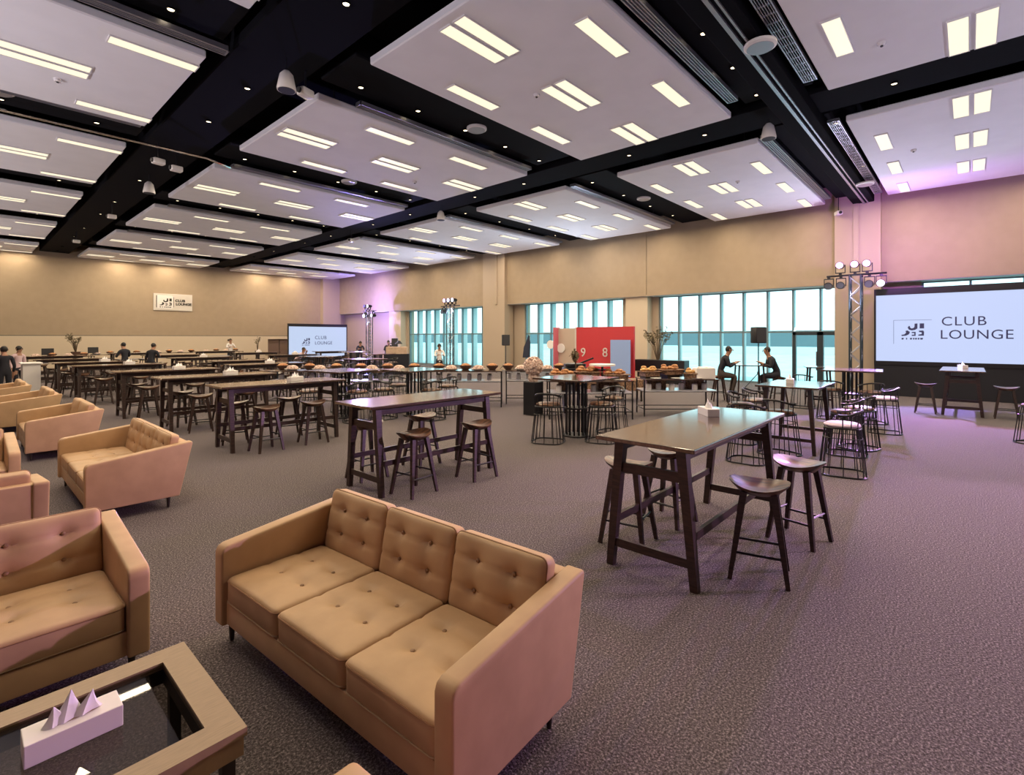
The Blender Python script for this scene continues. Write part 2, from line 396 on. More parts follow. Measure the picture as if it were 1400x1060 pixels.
# downlights
dlp = MB().lathe([(.05, .025), (.05, .0), (.062, -.01), (.062, .03)], 12, cap=False).build('downlight', 'black'); dlp['category'] = 'downlight'
MB().lathe([(0, .004), (.045, .004), (.045, .02), (0, .02)], 12).build('lens', 'down', dlp)
dls = []
for i, (a, b) in enumerate(gapsY):
    m_ = (a + b) / 2
    for q in range(5): dls.append((5.2 + q * 1.35, m_ + .3, 6.6, f'downlight {ordn[q]} along the dark gap after the {ordn[i]} middle ceiling panel'))
    if i > 0:
        for q in range(2): dls.append((.6 + q * 1.5, m_ + .3, 6.6, f'{"outer" if q == 0 else "inner"} downlight in the dark gap past the {ordn[i-1]} left ceiling panel'))
    for q in range(4): dls.append((13.2 + q * 1.9, m_ + .3 if i else 2.2, 6.6, f'downlight {ordn[q]} along the dark gap after the {ordn[i]} window-side ceiling panel'))
for i, (a, b) in enumerate(YP):
    for q in range(2):
        dls.append((3.7, a + .9 + q * (b - a - 1.8), 6.53, f'downlight in the {"near" if q == 0 else "far"} half of the dark left aisle beside the {ordn[i]} middle panel'))
        dls.append((11.7, a + .9 + q * (b - a - 1.8), 6.53, f'downlight in the {"near" if q == 0 else "far"} half of the dark right aisle beside the {ordn[i]} middle panel'))
for x, y, z, lab in dls:
    if i >= 0: place(dlp, (x, y, z), 0, 'tiny ' + lab, 'round downlights in the dark ceiling gaps')
# round ceiling speakers
spk = MB().lathe([(0, -.02), (.2, -.02), (.23, 0), (.23, .04), (0, .04)], 24).build('ceiling_speaker', 'white', smooth=True); spk['category'] = 'ceiling speaker'
MB().lathe([(0, -.026), (.19, -.026), (.19, -.018), (0, -.018)], 24).build('grille', 'alu', spk)
for x, y, z, lab in [(8.2, 2.35, 6.24, 'beside the slotted vent at top right'), (8.0, 8.35, 6.58, 'in the dark gap below the big top-centre panel'), (2.0, 7.7, 6.58, 'large at the top left corner'), (.55, 13.9, 6.58, 'in the gap between the left panels'), (17.8, 2.25, 6.28, 'close to the column with pink stage lights'), (8.1, 14.1, 6.58, 'in the gap past the third middle panel'), (15.9, 8.3, 6.58, 'in the gap past the second window-side panel')]:
    place(spk, (x, y, z), 0, 'white round ceiling speaker ' + lab, 'round ceiling speakers')
# pendant speakers
pp = thing('pendant_speaker', '', 'pendant speaker')
MB().lathe([(0, 0), (.15, 0), (.155, .03), (.11, .26), (.05, .33), (0, .33)], 18).build('body', 'plate', pp, smooth=True)
MB().lathe([(0, -.006), (.135, -.006), (.135, .01), (0, .01)], 18).build('grille', 'grille', pp)
MB().tube([(0, 0, .32), (0, 0, .75)], .008, 6).build('cable', 'blackmetal', pp)
for x, y, z, lab in [(3.75, 8.55, 6.0, 'in the dark aisle at upper left'), (11.75, 3.2, 6.1, 'where the dark gaps cross at upper right'), (3.75, 17.6, 6.0, 'farther down the dark left aisle'), (11.6, 13.95, 6.0, 'where the dark gaps cross at centre')]:
    place(pp, (x, y, z), 0, 'white cone pendant speaker ' + lab, 'cone pendant speakers')
# small projector-like cameras on the dark aisle
cp = MB().box((0, 0, 0), (.26, .18, .14), bev=.03).build('ceiling_camera', 'plate', smooth=True); cp['category'] = 'camera'
MB().lathe([(0, 0), (.05, 0), (.05, .06), (0, .06)], 10, mx=Matrix.Translation((-.16, 0, 0)) @ Matrix.Rotation(PI / 2, 4, 'Y')).build('lens', 'grille', cp)
MB().tube([(0, 0, .05), (0, 0, .55)], .015, 6).build('bracket', 'blackmetal', cp)
for x, y, z, r, lab in [(4.15, 8.7, 6.15, .3, 'next to the cone speaker at upper left'), (3.3, 14.6, 6.1, .2, 'left of a pair in the dark left aisle'), (3.75, 14.9, 6.1, .1, 'right of a pair in the dark left aisle'), (3.7, 22.5, 6.1, 0, 'deeper in the dark left aisle'), (3.6, 29.5, 6.1, 0, 'at the far end of the dark left aisle'), (11.7, 20.2, 6.1, .4, 'in the dark right aisle'), (20.2, 3.3, 6.05, .6, 'against the wall above the pink stage lights')]:
    place(cp, (x, y, z), r, 'small white ceiling camera ' + lab, 'small white ceiling cameras')
sd = MB().lathe([(0, -.05), (.045, -.05), (.06, -.02), (.06, 0), (0, 0)], 12).build('smoke_detector', 'plate', smooth=True); sd['category'] = 'smoke detector'
MB().lathe([(0, -.066), (.02, -.066), (.02, -.045), (0, -.045)], 8).build('sensor', 'grille', sd)
for x, y, lab in [(7.3, 6.0, 'on the big top-centre ceiling panel'), (9.6, 1.0, 'on the first middle ceiling panel at top right'), (15.6, 1.0, 'on the first window-side ceiling panel'), (15.3, 5.0, 'on the second window-side ceiling panel'), (1.2, 11.9, 'on the second left ceiling panel'), (9.0, 12.0, 'on the third middle ceiling panel')]:
    place(sd, (x, y, ZC), 0, 'small white smoke detector ' + lab, 'smoke detectors')

# ------------------------------------------------------------------ sofas
def cushion(w, d, h, nu, nv, edge=.05, crown=.03, dimples=(), seams=(), r_out=.04):
    """soft box, centred, top dished at the buttons and along the seams; returns MB (lying flat, top +z)"""
    b = MB(); bm = b.bm
    def outline(u, v):
        # round the plan corners
        x, y = u * w / 2, v * d / 2
        cx, cy = w / 2 - r_out, d / 2 - r_out
        if abs(x) > cx and abs(y) > cy:
            dx, dy = abs(x) - cx, abs(y) - cy; L = max(dx, dy); q = math.hypot(dx, dy)
            if q > 1e-6: x = math.copysign(cx + dx * L / q, x); y = math.copysign(cy + dy * L / q, y)
        return x, y
    def sp(t): return math.copysign(1 - (1 - abs(t)) ** 1.6, t)
    top, bot = [], []
    for j in range(nv + 1):
        rt, rb = [], []
        for i in range(nu + 1):
            u, v = sp(-1 + 2 * i / nu), sp(-1 + 2 * j / nv)
            x, y = outline(u, v)
            e = min(w / 2 * (1 - abs(u)), d / 2 * (1 - abs(v)))
            k = min(1., e / edge); rnd = edge * .55 * (1 - math.sqrt(max(0., 1 - (1 - k) ** 2)))
            z = h / 2 - rnd + crown * (1 - u * u) * (1 - v * v)
            for px, py in dimples:
                z -= .022 * math.exp(-((x - px) ** 2 + (y - py) ** 2) / .0011) + .012 * math.exp(-((x - px) ** 2 + (y - py) ** 2) / .006)
            for ax, pos in seams:
                z -= .007 * math.exp(-((y if ax == 'y' else x) - pos) ** 2 / .00012)
            rt.append(bm.verts.new((x, y, z)))
            rb.append(bm.verts.new((x * (1 - .0), y, -h / 2 + rnd * .7)))
        top.append(rt); bot.append(rb)
    for j in range(nv):
        for i in range(nu):
            bm.faces.new((top[j][i], top[j][i + 1], top[j + 1][i + 1], top[j + 1][i]))
            bm.faces.new((bot[j][i], bot[j + 1][i], bot[j + 1][i + 1], bot[j][i + 1]))
    ring = [(0, i) for i in range(nu)] + [(j, nu) for j in range(nv)] + [(nv, i) for i in range(nu, 0, -1)] + [(j, 0) for j in range(nv, 0, -1)]
    for a, c in zip(ring, ring[1:] + ring[:1]):
        bm.faces.new((top[a[0]][a[1]], bot[a[0]][a[1]], bot[c[0]][c[1]], top[c[0]][c[1]]))
    b.outline = [top[j][i].co.copy() for j, i in ring]
    b.low = [bot[j][i].co.copy() for j, i in ring]
    b.top = top
    return b

def make_sofa(L, n, fine=True, hz=.69):
    """front towards -y, bottom front edge at y = 0"""
    r = thing('sofa', '', 'sofa')
    t = .1
    arm = [(.0, .12), (.0, .545), (.012, .575), (.04, .59), (.9, hz), (.915, hz - .015), (.79, .12)]
    for s in (-1, 1):
        a0 = s * L / 2; a1 = s * (L / 2 - t)
        MB().prism(arm, min(a0, a1), max(a0, a1), 'x', bev=.014, seg=3).build('armrest', 'leather', r, smooth=True)
    back = [(.70, .13), (.785, .13), (.897, hz - .012), (.80, hz - .012)]
    MB().prism(back, -L / 2 + t - .012, L / 2 - t + .012, 'x', bev=.012).build('back_panel', 'leather', r, smooth=True)
    MB().b2((-L / 2 + t - .005, .025, .125), (L / 2 - t + .005, .75, .262), bev=.012).build('base_rail', 'leather', r, smooth=True)
    W = (L - 2 * t) / n; N = 28 if fine else 12
    for i in range(n):
        xc = -L / 2 + t + W * (i + .5); dx, dy = W * .2, .1
        dm = [(a * dx, .03 + b * dy) for a in (-1, 1) for b in (-1, 1)] if fine else []
        cb = cushion(W - .006, .63, .15, N, N, edge=.035, crown=.022, dimples=dm, seams=[('y', .03 - dy), ('y', .03 + dy)] if fine else [])
        ol = [p + Vector((0, 0, 0)) for p in cb.outline]; lo = cb.low
        seat = cb.build('seat_cushion', 'leather', r, smooth=True, loc=(xc, .335, .335))
        if fine:
            MB().tube([(p.x * 1.0, p.y * 1.0, p.z) for p in ol], .0045, 5, closed=True).build('piping', 'piping', seat, smooth=True); MB().tube([(p.x, p.y * 1.004, p.z) for p in lo], .004, 5, closed=True).build('lower_piping', 'taupe', seat, smooth=True)
            for px, py in dm:
                zt = .097 - .034
                MB().ball((px, py, zt), .012, (1, 1, .5), 8, 5).build('button', 'button', seat, smooth=True)
        # back cushion leaning on the back panel
        h = .40; dmb = [(a * W * .2, b * .075 + .01) for a in (-1, 1) for b in (-1, 1)]
        cb = cushion(W - .006, h, .105, N, N, edge=.04, crown=.03, dimples=dmb if fine else [], seams=([('y', -.065), ('y', .085)] if fine else [('y', 0.)]))
        ol = cb.outline
        bc = cb.build('back_cushion', 'leather', r, smooth=True)
        tilt = math.radians(79)   # flat cushion stood up, top towards -y
        bc.location = (xc, .732, .565); bc.rotation_euler = (math.radians(79), 0, 0)
        if fine:
            MB().tube([(p.x, p.y, p.z) for p in ol], .0045, 5, closed=True).build('piping', 'piping', bc, smooth=True)
            for px, py in dmb: MB().ball((px, py, .082 - .036), .012, (1, 1, .6), 8, 5).build('button', 'button', bc, smooth=True)
    for sx in (-1, 1):
        for y in (.07, .70):
            MB().lathe([(.012, 0), (.02, .12), (0, .12)], 10, (sx * (L / 2 - .07), y, .004)).build('leg', 'legdark', r, smooth=True)
    return r
sofa3 = make_sofa(2.02, 3)
def put_sofa(proto, front, c, face, label):
    """front edge coordinate, centre along the front, facing '-x', '-y' or '+y'"""
    if face == '-x': return place(proto, (front, c, 0), -PI / 2, label, 'tan leather sofas')
    if face == '-y': return place(proto, (c, front, 0), 0, label, 'tan leather sofas')
    return place(proto, (c, front, 0), PI, label, 'tan leather sofas')
put_sofa(sofa3, 1.105, 2.35, '-x', 'large tan three-seat sofa with tufted cushions at the front centre').rotation_euler.z = -PI / 2 + .062
put_sofa(sofa3, 3.30, .71 - 1.01, '-y', 'tan tufted sofa behind the glass coffee table at the left edge')
put_sofa(sofa3, 1.365, .79 - 1.01, '+y', 'tan sofa with only its arm corner showing at the bottom edge')
sofa_b = make_sofa(1.97, 3)
put_sofa(sofa_b, .83, 7.29, '-x', 'tan sofa side-on in the second row, left of the bar tables')
put_sofa(sofa_b, 6.32, .5 - .985, '+y', 'tan sofa seen from behind at the left edge, beyond the tufted sofa')
put_sofa(sofa_b, 7.62, .47 - .985, '-y', 'tan sofa whose arm shows at the left edge before the third side-on sofa')
sofa2 = make_sofa(1.6, 2, fine=False)
put_sofa(sofa2, .67, 11.0, '-x', 'tan sofa side-on, third from the camera along the left')
put_sofa(sofa2, .52, 14.3, '-x', 'tan sofa side-on, fourth along the left, in front of two standing people')
put_sofa(sofa2, .3, 17.4, '-x', 'farthest tan sofa at the left edge, below the person in black')

# ------------------------------------------------------------------ coffee table and tissue boxes
ct = thing('coffee_table', 'low coffee table with a clear glass top and taupe frame at bottom left', 'coffee table', (-.02, 2.29, 0))
lx, ly, zt, rw = .72, .375, .435, .105
f = MB()
f.prism([(-lx, -ly), (lx, -ly), (lx - rw, -ly + rw), (-lx + rw, -ly + rw)], zt - .03, zt, 'z'); f.prism([(lx, -ly), (lx, ly), (lx - rw, ly - rw), (lx - rw, -ly + rw)], zt - .03, zt, 'z')
f.prism([(lx, ly), (-lx, ly), (-lx + rw, ly - rw), (lx - rw, ly - rw)], zt - .03, zt, 'z'); f.prism([(-lx, ly), (-lx, -ly), (-lx + rw, -ly + rw), (-lx + rw, ly - rw)], zt - .03, zt, 'z')
f.build('top_frame', 'taupe', ct)
a = MB()
for s in (-1, 1):
    a.b2((-lx + .01, s * (ly - .02) - .012, zt - .1), (lx - .01, s * (ly - .02) + .012, zt - .034)); a.b2((s * (lx - .02) - .012, -ly + .01, zt - .1), (s * (lx - .02) + .012, ly - .01, zt - .034))
a.build('apron', 'taupe', ct)
a = MB()
for s in (-1, 1):
    a.b2((-lx + rw - .01, s * (ly - rw + .006) - .006, zt - .09), (lx - rw + .01, s * (ly - rw + .006) + .006, zt - .03)); a.b2((s * (lx - rw + .006) - .006, -ly + rw, zt - .09), (s * (lx - rw + .006) + .006, ly - rw, zt - .03))
a.build('inner_rim', 'legdark', ct)
MB().b2((-lx + rw, -ly + rw, zt - .016), (lx - rw, ly - rw, zt - .008)).build('glass_top', 'tableglass', ct)
for sx in (-1, 1):
    for sy in (-1, 1): MB().b2((sx * (lx - .05) - .022, sy * (ly - .05) - .022, 0), (sx * (lx - .05) + .022, sy * (ly - .05) + .022, zt - .034), bev=.003).build('leg', 'legdark', ct)

tb = thing('tissue_box', '', 'tissue box')
MB().b2((-.13, -.058, 0), (.13, .058, .075), bev=.003).build('box', 'card', tb)
MB().lathe([(.075, .0755), (.078, .0765), (0, .0765)], 16, sy=.25).build('slot', 'taupe', tb)
t = MB()
for bx, w_, tx, hz_, ty in ((-.045, .04, -.052, .062, .0), (-.012, .05, -.004, .092, .012), (.035, .045, .052, .075, -.01)):
    R_ = []
    for q in range(4):
        f = q / 3.; R_.append([t.bm.verts.new((bx + (tx - bx) * f ** 1.5 + w_ * (1 - f ** .8) * math.cos(a), ty * f + .016 * (1 - f) * math.sin(a) * (1 + .5 * math.cos(3 * a)), .076 + hz_ * f)) for a in [2 * PI * k / 10 for k in range(10)]] if q < 3 else [t.bm.verts.new((tx, ty, .076 + hz_))])
    for A, B in zip(R_, R_[1:]):
        for k in range(10): t.bm.faces.new((A[k], A[(k + 1) % 10], B[(k + 1) % 10], B[k]) if len(B) > 1 else (A[k], A[(k + 1) % 10], B[0]))
tis = t.build('tissue', 'tissue', tb, smooth=True)
def put_tissue(x, y, z, rz, lab): return place(tb, (x, y, z), rz, lab, 'white tissue boxes')
put_tissue(.275, 2.32, zt - .007, .0, 'long white tissue box with a pulled tissue on the glass coffee table')

# ------------------------------------------------------------------ bar tables and stools
def make_bar_table(L, lo):
    r = thing('bar_table', '', 'bar table')
    W, H = .8, 1.05
    MB().b2((-L / 2, -W / 2, H - .032), (L / 2, W / 2, H), bev=.006).build('table_top', 'tabletop', r)
    for sx in (-1, 1):
        for sy in (-1, 1):
            MB().bar((sx * lo, sy * .345, 0), (sx * (lo - .0), sy * .25, H - .034), .052, .058, .075, .075).build('leg', 'wood', r)
        MB().bar((sx * lo, -.33, .19), (sx * lo, .33, .19), .03, .065, up=(0, 0, 1)).build('stretcher', 'wood', r)
        MB().bar((sx * lo, -.27, .80), (sx * lo, .27, .80), .03, .075, up=(0, 0, 1)).build('cross_rail', 'wood', r)
    for sy in (-1, 1):
        MB().bar((-lo, sy * .31, .37), (lo, sy * .31, .37), .03, .06, up=(0, 0, 1)).build('stretcher', 'wood', r)
        MB().b2((-lo, sy * .262 - .015, H - .12), (lo, sy * .262 + .015, H - .034)).build('apron', 'wood', r)
    return r
def make_stool(fine=True):
    r = thing('bar_stool', '', 'bar stool')
    b = MB(); bm = b.bm; nr, na = (7, 28) if fine else (4, 16)
    def shape(k, a):
        q = k / nr; x = .215 * q * math.cos(a); y = .185 * q * math.sin(a)
        if math.sin(a) > 0: y *= 1.0 + .08 * abs(math.cos(a))
        z = .03 * q ** 2 * (.4 + math.cos(a) ** 2 * 1.15) - .012 * math.exp(-((x - .07) ** 2 + y ** 2) / .004) - .012 * math.exp(-((x + .07) ** 2 + y ** 2) / .004)
        if y < 0: z -= .012 * q * abs(math.sin(a))
        return x, y, .685 + z
    top = [[bm.verts.new(shape(0, 0))]] + [[bm.verts.new(shape(k, 2 * PI * i / na)) for i in range(na)] for k in range(1, nr + 1)]
    rim = [bm.verts.new((v.co.x * .985, v.co.y * .985, v.co.z - .014)) for v in top[-1]]
    und = [bm.verts.new((v.co.x * .62, v.co.y * .62, .632)) for v in top[-1]]
    for i in range(na):
        j = (i + 1) % na
        bm.faces.new((top[0][0], top[1][i], top[1][j]))
        for k in range(1, nr): bm.faces.new((top[k][i], top[k + 1][i], top[k + 1][j], top[k][j]))
        bm.faces.new((top[-1][i], rim[i], rim[j], top[-1][j])); bm.faces.new((rim[i], und[i], und[j], rim[j]))
    bm.faces.new(und[::-1])
    b.build('seat', 'seatwood', r, smooth=True)
    lg = {}
    for sx in (-1, 1):
        for sy in (-1, 1):
            p, q = Vector((sx * .195, sy * .18, 0)), Vector((sx * .105, sy * .095, .645)); lg[sx, sy] = (p, q)
            MB().bar(p, q, .03, .03, .05, .046).build('leg', 'wood', r)
    def at(k, z): p, q = lg[k]; return p + (q - p) * (z / .645)
    for k1, k2, z in (((-1, -1), (1, -1), .20), ((-1, 1), (1, 1), .20), ((-1, -1), (-1, 1), .255), ((1, -1), (1, 1), .255)):
        MB().tube([at(k1, z), at(k2, z)], .010, 6).build('foot_rail', 'blackmetal', r)
    return r
stool = make_stool(); stool_far = make_stool(False)
bt = make_bar_table(2.3, 1.0); bt2 = make_bar_table(2.1, .88)
G_T, G_S = 'dark wooden bar tables', 'dark wooden saddle bar stools'
place(bt, (4.56, 1.8, 0), 0, 'large dark bar table nearest the camera with a white tissue box on it', G_T)
def st(x, y, rz, lab, proto=None): return place(proto or stool, (x, y, 0), rz, lab, G_S)
st(4.16, 1.2, -PI / 2 + .25, 'dark saddle bar stool in front of the nearest bar table, closer to the camera')
st(5.12, 1.14, -PI / 2 - .2, 'dark saddle bar stool on the right of the nearest bar table, behind another stool')
st(4.06, 2.27, PI / 2 + .15, 'dark saddle bar stool left of the nearest bar table, behind its front legs')
st(4.78, 2.22, PI / 2 - .1, 'dark saddle bar stool seen under the nearest bar table, on its far left')
place(bt2, (4.13, 5.3, 0), 0, 'dark bar table in the middle with blue light glinting on its top', G_T)
st(3.62, 4.84, .1, 'dark bar stool at the front centre of the blue-lit middle bar table')
st(4.58, 4.78, -.05, 'dark bar stool at the front right of the blue-lit middle bar table')
st(3.6, 5.82, PI, 'dark bar stool behind the left legs of the blue-lit middle bar table')
st(4.5, 5.84, PI + .1, 'dark bar stool behind the blue-lit middle bar table, toward its right end')
rows = [(3.8, 8.93, 'third left-row bar table'), (3.62, 11.55, 'fourth left-row bar table'), (3.4, 14.35, 'fifth left-row bar table'), (3.1, 18.0, 'sixth left-row bar table'), (2.95, 20.6, 'seventh left-row bar table'), (2.8, 24.0, 'eighth left-row bar table'), (2.7, 28.2, 'ninth left-row bar table')]
for k, (x, y, d) in enumerate(rows):
    place(bt2, (x, y, 0), 0, 'dark wooden ' + d, G_T)
    for q, (dx, dy) in enumerate([(-.42, -.5), (.42, -.48), (-.5, .5), (.38, .52)]):
        jx, jy, jr = random.uniform(-.06, .06), random.uniform(-.04, .04), random.uniform(-.3, .3)
        st(x + dx + jx, y + dy + jy, (0 if dy < 0 else PI) + jr, f'dark bar stool at the {"near" if dy < 0 else "far"} {"left" if dx < 0 else "right"} of the {d}', stool_far)
    if k < 5: put_tissue(x + .25, y - .05, 1.05, .2, f'white tissue box on the {d}')
mid = [(6.2, 15.5), (6.6, 18.3), (6.4, 22.2), (6.4, 26.2), (10.2, 22.6), (10.4, 27.2), (14.2, 26.4), (9.8, 31.4), (6.0, 31.0)]
md = ['left-of-centre bar table just beyond the wire chairs', 'second left-of-centre bar table', 'third left-of-centre bar table', 'fourth left-of-centre bar table', 'centre bar table in front of the far screen', 'second bar table before the far screen', 'bar table before the far screen nearest the windows', 'farthest bar table before the far screen', 'farthest left-of-centre bar table']
for k, ((x, y), d) in enumerate(zip(mid, md)):
    place(bt2, (x, y, 0), 0, 'dark wooden ' + d, G_T)
    for dx, dy in [(-.45, -.5), (.45, -.5), (-.45, .5), (.45, .52)]:
        st(x + dx + random.uniform(-.06, .06), y + dy, (0 if dy < 0 else PI) + random.uniform(-.3, .3), f'dark stool, {"near" if dy < 0 else "far"} {"left" if dx < 0 else "right"} of the {d}', stool_far)
    if k in (0, 2, 4, 5): put_tissue(x + .1, y, 1.05, -.3, f'white tissue box on the {d}')
put_tissue(5.05, 1.93, 1.05, .75, 'white tissue box on the dark bar table nearest the camera')

# bar table by the stage screen, with its two stools
place(bt2, (16.5, .12, 0), 0, 'dark bar table standing in front of the large stage screen', G_T)
st(15.75, .78, PI / 2, 'dark bar stool left of the table before the stage screen', stool_far)
st(15.8, -.62, -PI / 2, 'dark bar stool right of the table before the stage screen', stool_far)
place(tb, (17.1, .12, 1.05), .4, 'small tissue box on the bar table before the stage screen', 'white tissue boxes')

# ------------------------------------------------------------------ wire chairs and tall square tables
def make_wire_chair(fine=True):
    """cage base flaring to a floor ring, pad seat, bent rail back (back towards +y)"""
    r = thing('wire_chair', '', 'wire chair')
    n = 16 if fine else 12
    def ring(rx, z, k=24): return [(math.copysign(abs(math.cos(2 * PI * i / k)) ** .55, math.cos(2 * PI * i / k)) * rx, math.copysign(abs(math.sin(2 * PI * i / k)) ** .55, math.sin(2 * PI * i / k)) * rx, z) for i in range(k)]
    MB().tube(ring(.27, .012), .012, 6, True).build('floor_ring', 'blackmetal', r, smooth=True)
    MB().tube(ring(.205, .63), .012, 6, True).build('seat_ring', 'blackmetal', r, smooth=True)
    b = MB(); A, B = ring(.27, .012, n), ring(.205, .63, n)
    for p, q in zip(A, B): b.tube([p, q], .0068, 5)
    b.tube(ring(.222, .5), .006, 4, True)
    b.build('cage_rods', 'blackmetal', r)
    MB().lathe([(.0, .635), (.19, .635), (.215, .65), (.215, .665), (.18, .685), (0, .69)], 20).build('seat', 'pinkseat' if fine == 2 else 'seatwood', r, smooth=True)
    arc = [(.225 * math.cos(a), .225 * math.sin(a), .86 - .06 * abs(math.cos(a)) ** 3) for a in [PI * (-.08 + 1.16 * i / 16) for i in range(17)]]
    MB().tube(arc, .017, 6).build('back_rail', 'blackmetal', r, smooth=True)
    b = MB()
    for i in range(1, 16, 2 if fine else 3): b.tube([(arc[i][0] * .93, arc[i][1] * .93, .64), arc[i]], .0075, 5)
    b.build('back_rods', 'blackmetal', r)
    return r
wc, wcp, wcf = make_wire_chair(True), make_wire_chair(2), make_wire_chair(False)
def make_tall_table(w, d, h):
    r = thing('tall_table', '', 'tall table')
    MB().b2((-w / 2, -d / 2, h - .03), (w / 2, d / 2, h), bev=.006).build('table_top', 'tabletop', r)
    for sx in (-1, 1):
        for sy in (-1, 1): MB().bar((sx * (w / 2 - .07), sy * (d / 2 - .06), 0), (sx * (w / 2 - .16), sy * (d / 2 - .14), h - .03), .045, .045, .065, .065).build('leg', 'wood', r)
        MB().bar((sx * (w / 2 - .09), -d / 2 + .08, .22), (sx * (w / 2 - .09), d / 2 - .08, .22), .026, .05, up=(0, 0, 1)).build('stretcher', 'wood', r)
    return r
G_W = 'black wire cage chairs'
tt = make_tall_table(1.35, .9, 1.05)
place(tt, (9.45, 2.15, 0), 0, 'dark tall table right of the nearest bar table, ringed by wire chairs', 'tall tables')
put_tissue(9.5, 2.25, 1.05, .2, 'tissue box on the tall table ringed by wire chairs')
def wch(x, y, rz, lab, p=None): return place(p or wc, (x, y, 0), rz, lab, G_W)
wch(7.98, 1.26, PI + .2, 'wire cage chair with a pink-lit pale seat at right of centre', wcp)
wch(7.85, 2.42, PI / 2, 'wire cage chair half hidden behind the nearest bar table')
wch(8.65, 2.2, PI / 2 - .3, 'wire cage chair under the near end of the tall table')
wch(9.35, 1.42, PI + .1, 'wire cage chair behind the one with the pink seat')
wch(10.0, 1.35, PI - .2, 'wire cage chair third along the right side of the tall table')
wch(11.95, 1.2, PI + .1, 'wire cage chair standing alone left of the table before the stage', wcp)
wch(9.2, 2.95, 0, 'wire cage chair on the far side of the tall table, left')
wch(10.0, 2.95, .2, 'wire cage chair on the far side of the tall table, right')
wch(12.43, -.88, PI - .6, 'wire chair cut off by the right edge of the picture')

def make_pedestal_table(w, h):
    r = thing('pedestal_table', '', 'pedestal table')
    MB().b2((-w / 2, -w / 2, h - .035), (w / 2, w / 2, h), bev=.006).build('table_top', 'tabletop', r)
    b = MB(); k = 14
    for i in range(k):
        a = 2 * PI * i / k; b.bar((.19 * math.cos(a), .19 * math.sin(a), .02), (.19 * math.cos(a), .19 * math.sin(a), h - .036), .028, .018, up=(math.cos(a), math.sin(a), 0))
    b.build('slatted_column', 'blackmetal', r)
    MB().lathe([(0, 0), (.26, 0), (.26, .02), (.2, .03), (0, .03)], 24).build('base', 'blackmetal', r)
    MB().lathe([(.2, .5), (.215, .5), (.215, .53), (.2, .53)], 24).build('collar', 'blackmetal', r)
    return r
pt = make_pedestal_table(1.15, 1.08)
G_P = 'slatted pedestal tables'
place(pt, (7.75, 5.42, 0), 0, 'black slatted pedestal table beside the ball of pale flowers', G_P)
wch(6.95, 5.45, PI / 2 + .4, 'wire cage chair at the left of the pedestal table by the flower ball')
wch(7.62, 4.78, PI + .3, 'wire cage chair at the right of the pedestal table by the flower ball')
wch(8.5, 5.1, -PI / 2, 'wire cage chair behind the pedestal table by the flower ball')
place(pt, (13.9, 2.0, 0), .1, 'pedestal table with a pink-lit top below the stage lights', G_P)
wch(13.2, 2.3, PI / 2, 'wire chair at the near side of the pink-lit pedestal table')
wch(13.1, 1.55, PI / 2 + .5, 'wire chair at the right side of the pink-lit pedestal table')
place(pt, (7.2, 9.6, 0), 0, 'pedestal table with two dark posts behind the blue-lit bar table', G_P)
wl = ['left of the pedestal table behind the blue-lit bar table', 'front of the pedestal table behind the blue-lit bar table', 'right of the pedestal table behind the blue-lit bar table', 'beyond the pedestal table behind the blue-lit bar table']
for (x, y, rz), l in zip([(6.45, 9.75, PI / 2), (7.1, 8.85, PI), (7.95, 9.3, -PI / 2), (7.3, 10.4, 0)], wl): wch(x, y, rz, 'wire cage chair ' + l)
place(pt, (5.9, 10.6, 0), .2, 'pedestal table beyond the right end of the third bar table', G_P)
for (x, y, rz), l in zip([(5.15, 10.6, PI / 2), (5.8, 9.75, PI), (6.35, 11.3, 0)], ['left of', 'in front of', 'behind']): wch(x, y, rz, f'wire cage chair {l} the pedestal table beyond the third bar table')
for (x, y, nm) in [(9.5, 15.5, 'pedestal table behind the left buffet counter'), (12.8, 19.8, 'far pedestal table before the left windows'), (9.6, 19.0, 'pedestal table far back at centre'), (13.6, 23.2, 'farthest pedestal table before the far screen')]:
    place(pt, (x, y, 0), 0, 'slatted ' + nm, G_P)
    for (dx, dy, rz), l in zip([(-.8, 0, PI / 2), (0, -.8, PI), (.8, 0, -PI / 2), (0, .8, 0)], ['left', 'near', 'right', 'far']):
        wch(x + dx, y + dy, rz, f'wire cage chair at the {l} side of the {nm}', wcf)

# ------------------------------------------------------------------ buffet counters
def counter(L, D, H, label, loc, rz, shelf=False):
    r = thing('buffet_table', label, 'buffet table', loc, rz, 'black framed buffet tables')
    MB().b2((-L / 2, -D / 2, H - .03), (L / 2, D / 2, H), bev=.005).build('table_top', 'tabletop', r)
    for sx in (-1, 1):
        for sy in (-1, 1): MB().b2((sx * (L / 2 - .03) - .015, sy * (D / 2 - .03) - .015, 0), (sx * (L / 2 - .03) + .015, sy * (D / 2 - .03) + .015, H - .03)).build('leg', 'blackmetal', r)
    f = MB()
    for z in (.16, H - .3):
        for s in (-1, 1): f.b2((-L / 2 + .03, s * (D / 2 - .03) - .009, z), (L / 2 - .03, s * (D / 2 - .03) + .009, z + .018)); f.b2((s * (L / 2 - .03) - .009, -D / 2 + .03, z), (s * (L / 2 - .03) + .009, D / 2 - .03, z + .018))
    f.build('frame_rail', 'blackmetal', r)
    if shelf: MB().b2((-L / 2 + .02, -D / 2 + .02, H - .285), (L / 2 - .02, D / 2 - .02, H - .265)).build('shelf', 'glassrack', r)
    return r
A0 = math.atan2(-1.16, 1.06)
u = Vector((math.cos(A0), math.sin(A0), 0)); v = Vector((-math.sin(A0), math.cos(A0), 0))   # v points away from the camera
bowl = thing('serving_bowl', '', 'bowl')
MB().lathe([(0, 0), (.08, 0), (.15, .07), (.165, .12), (.15, .115), (.07, .03), (0, .03)], 16).build('bowl', 'bowl', bowl, smooth=True)
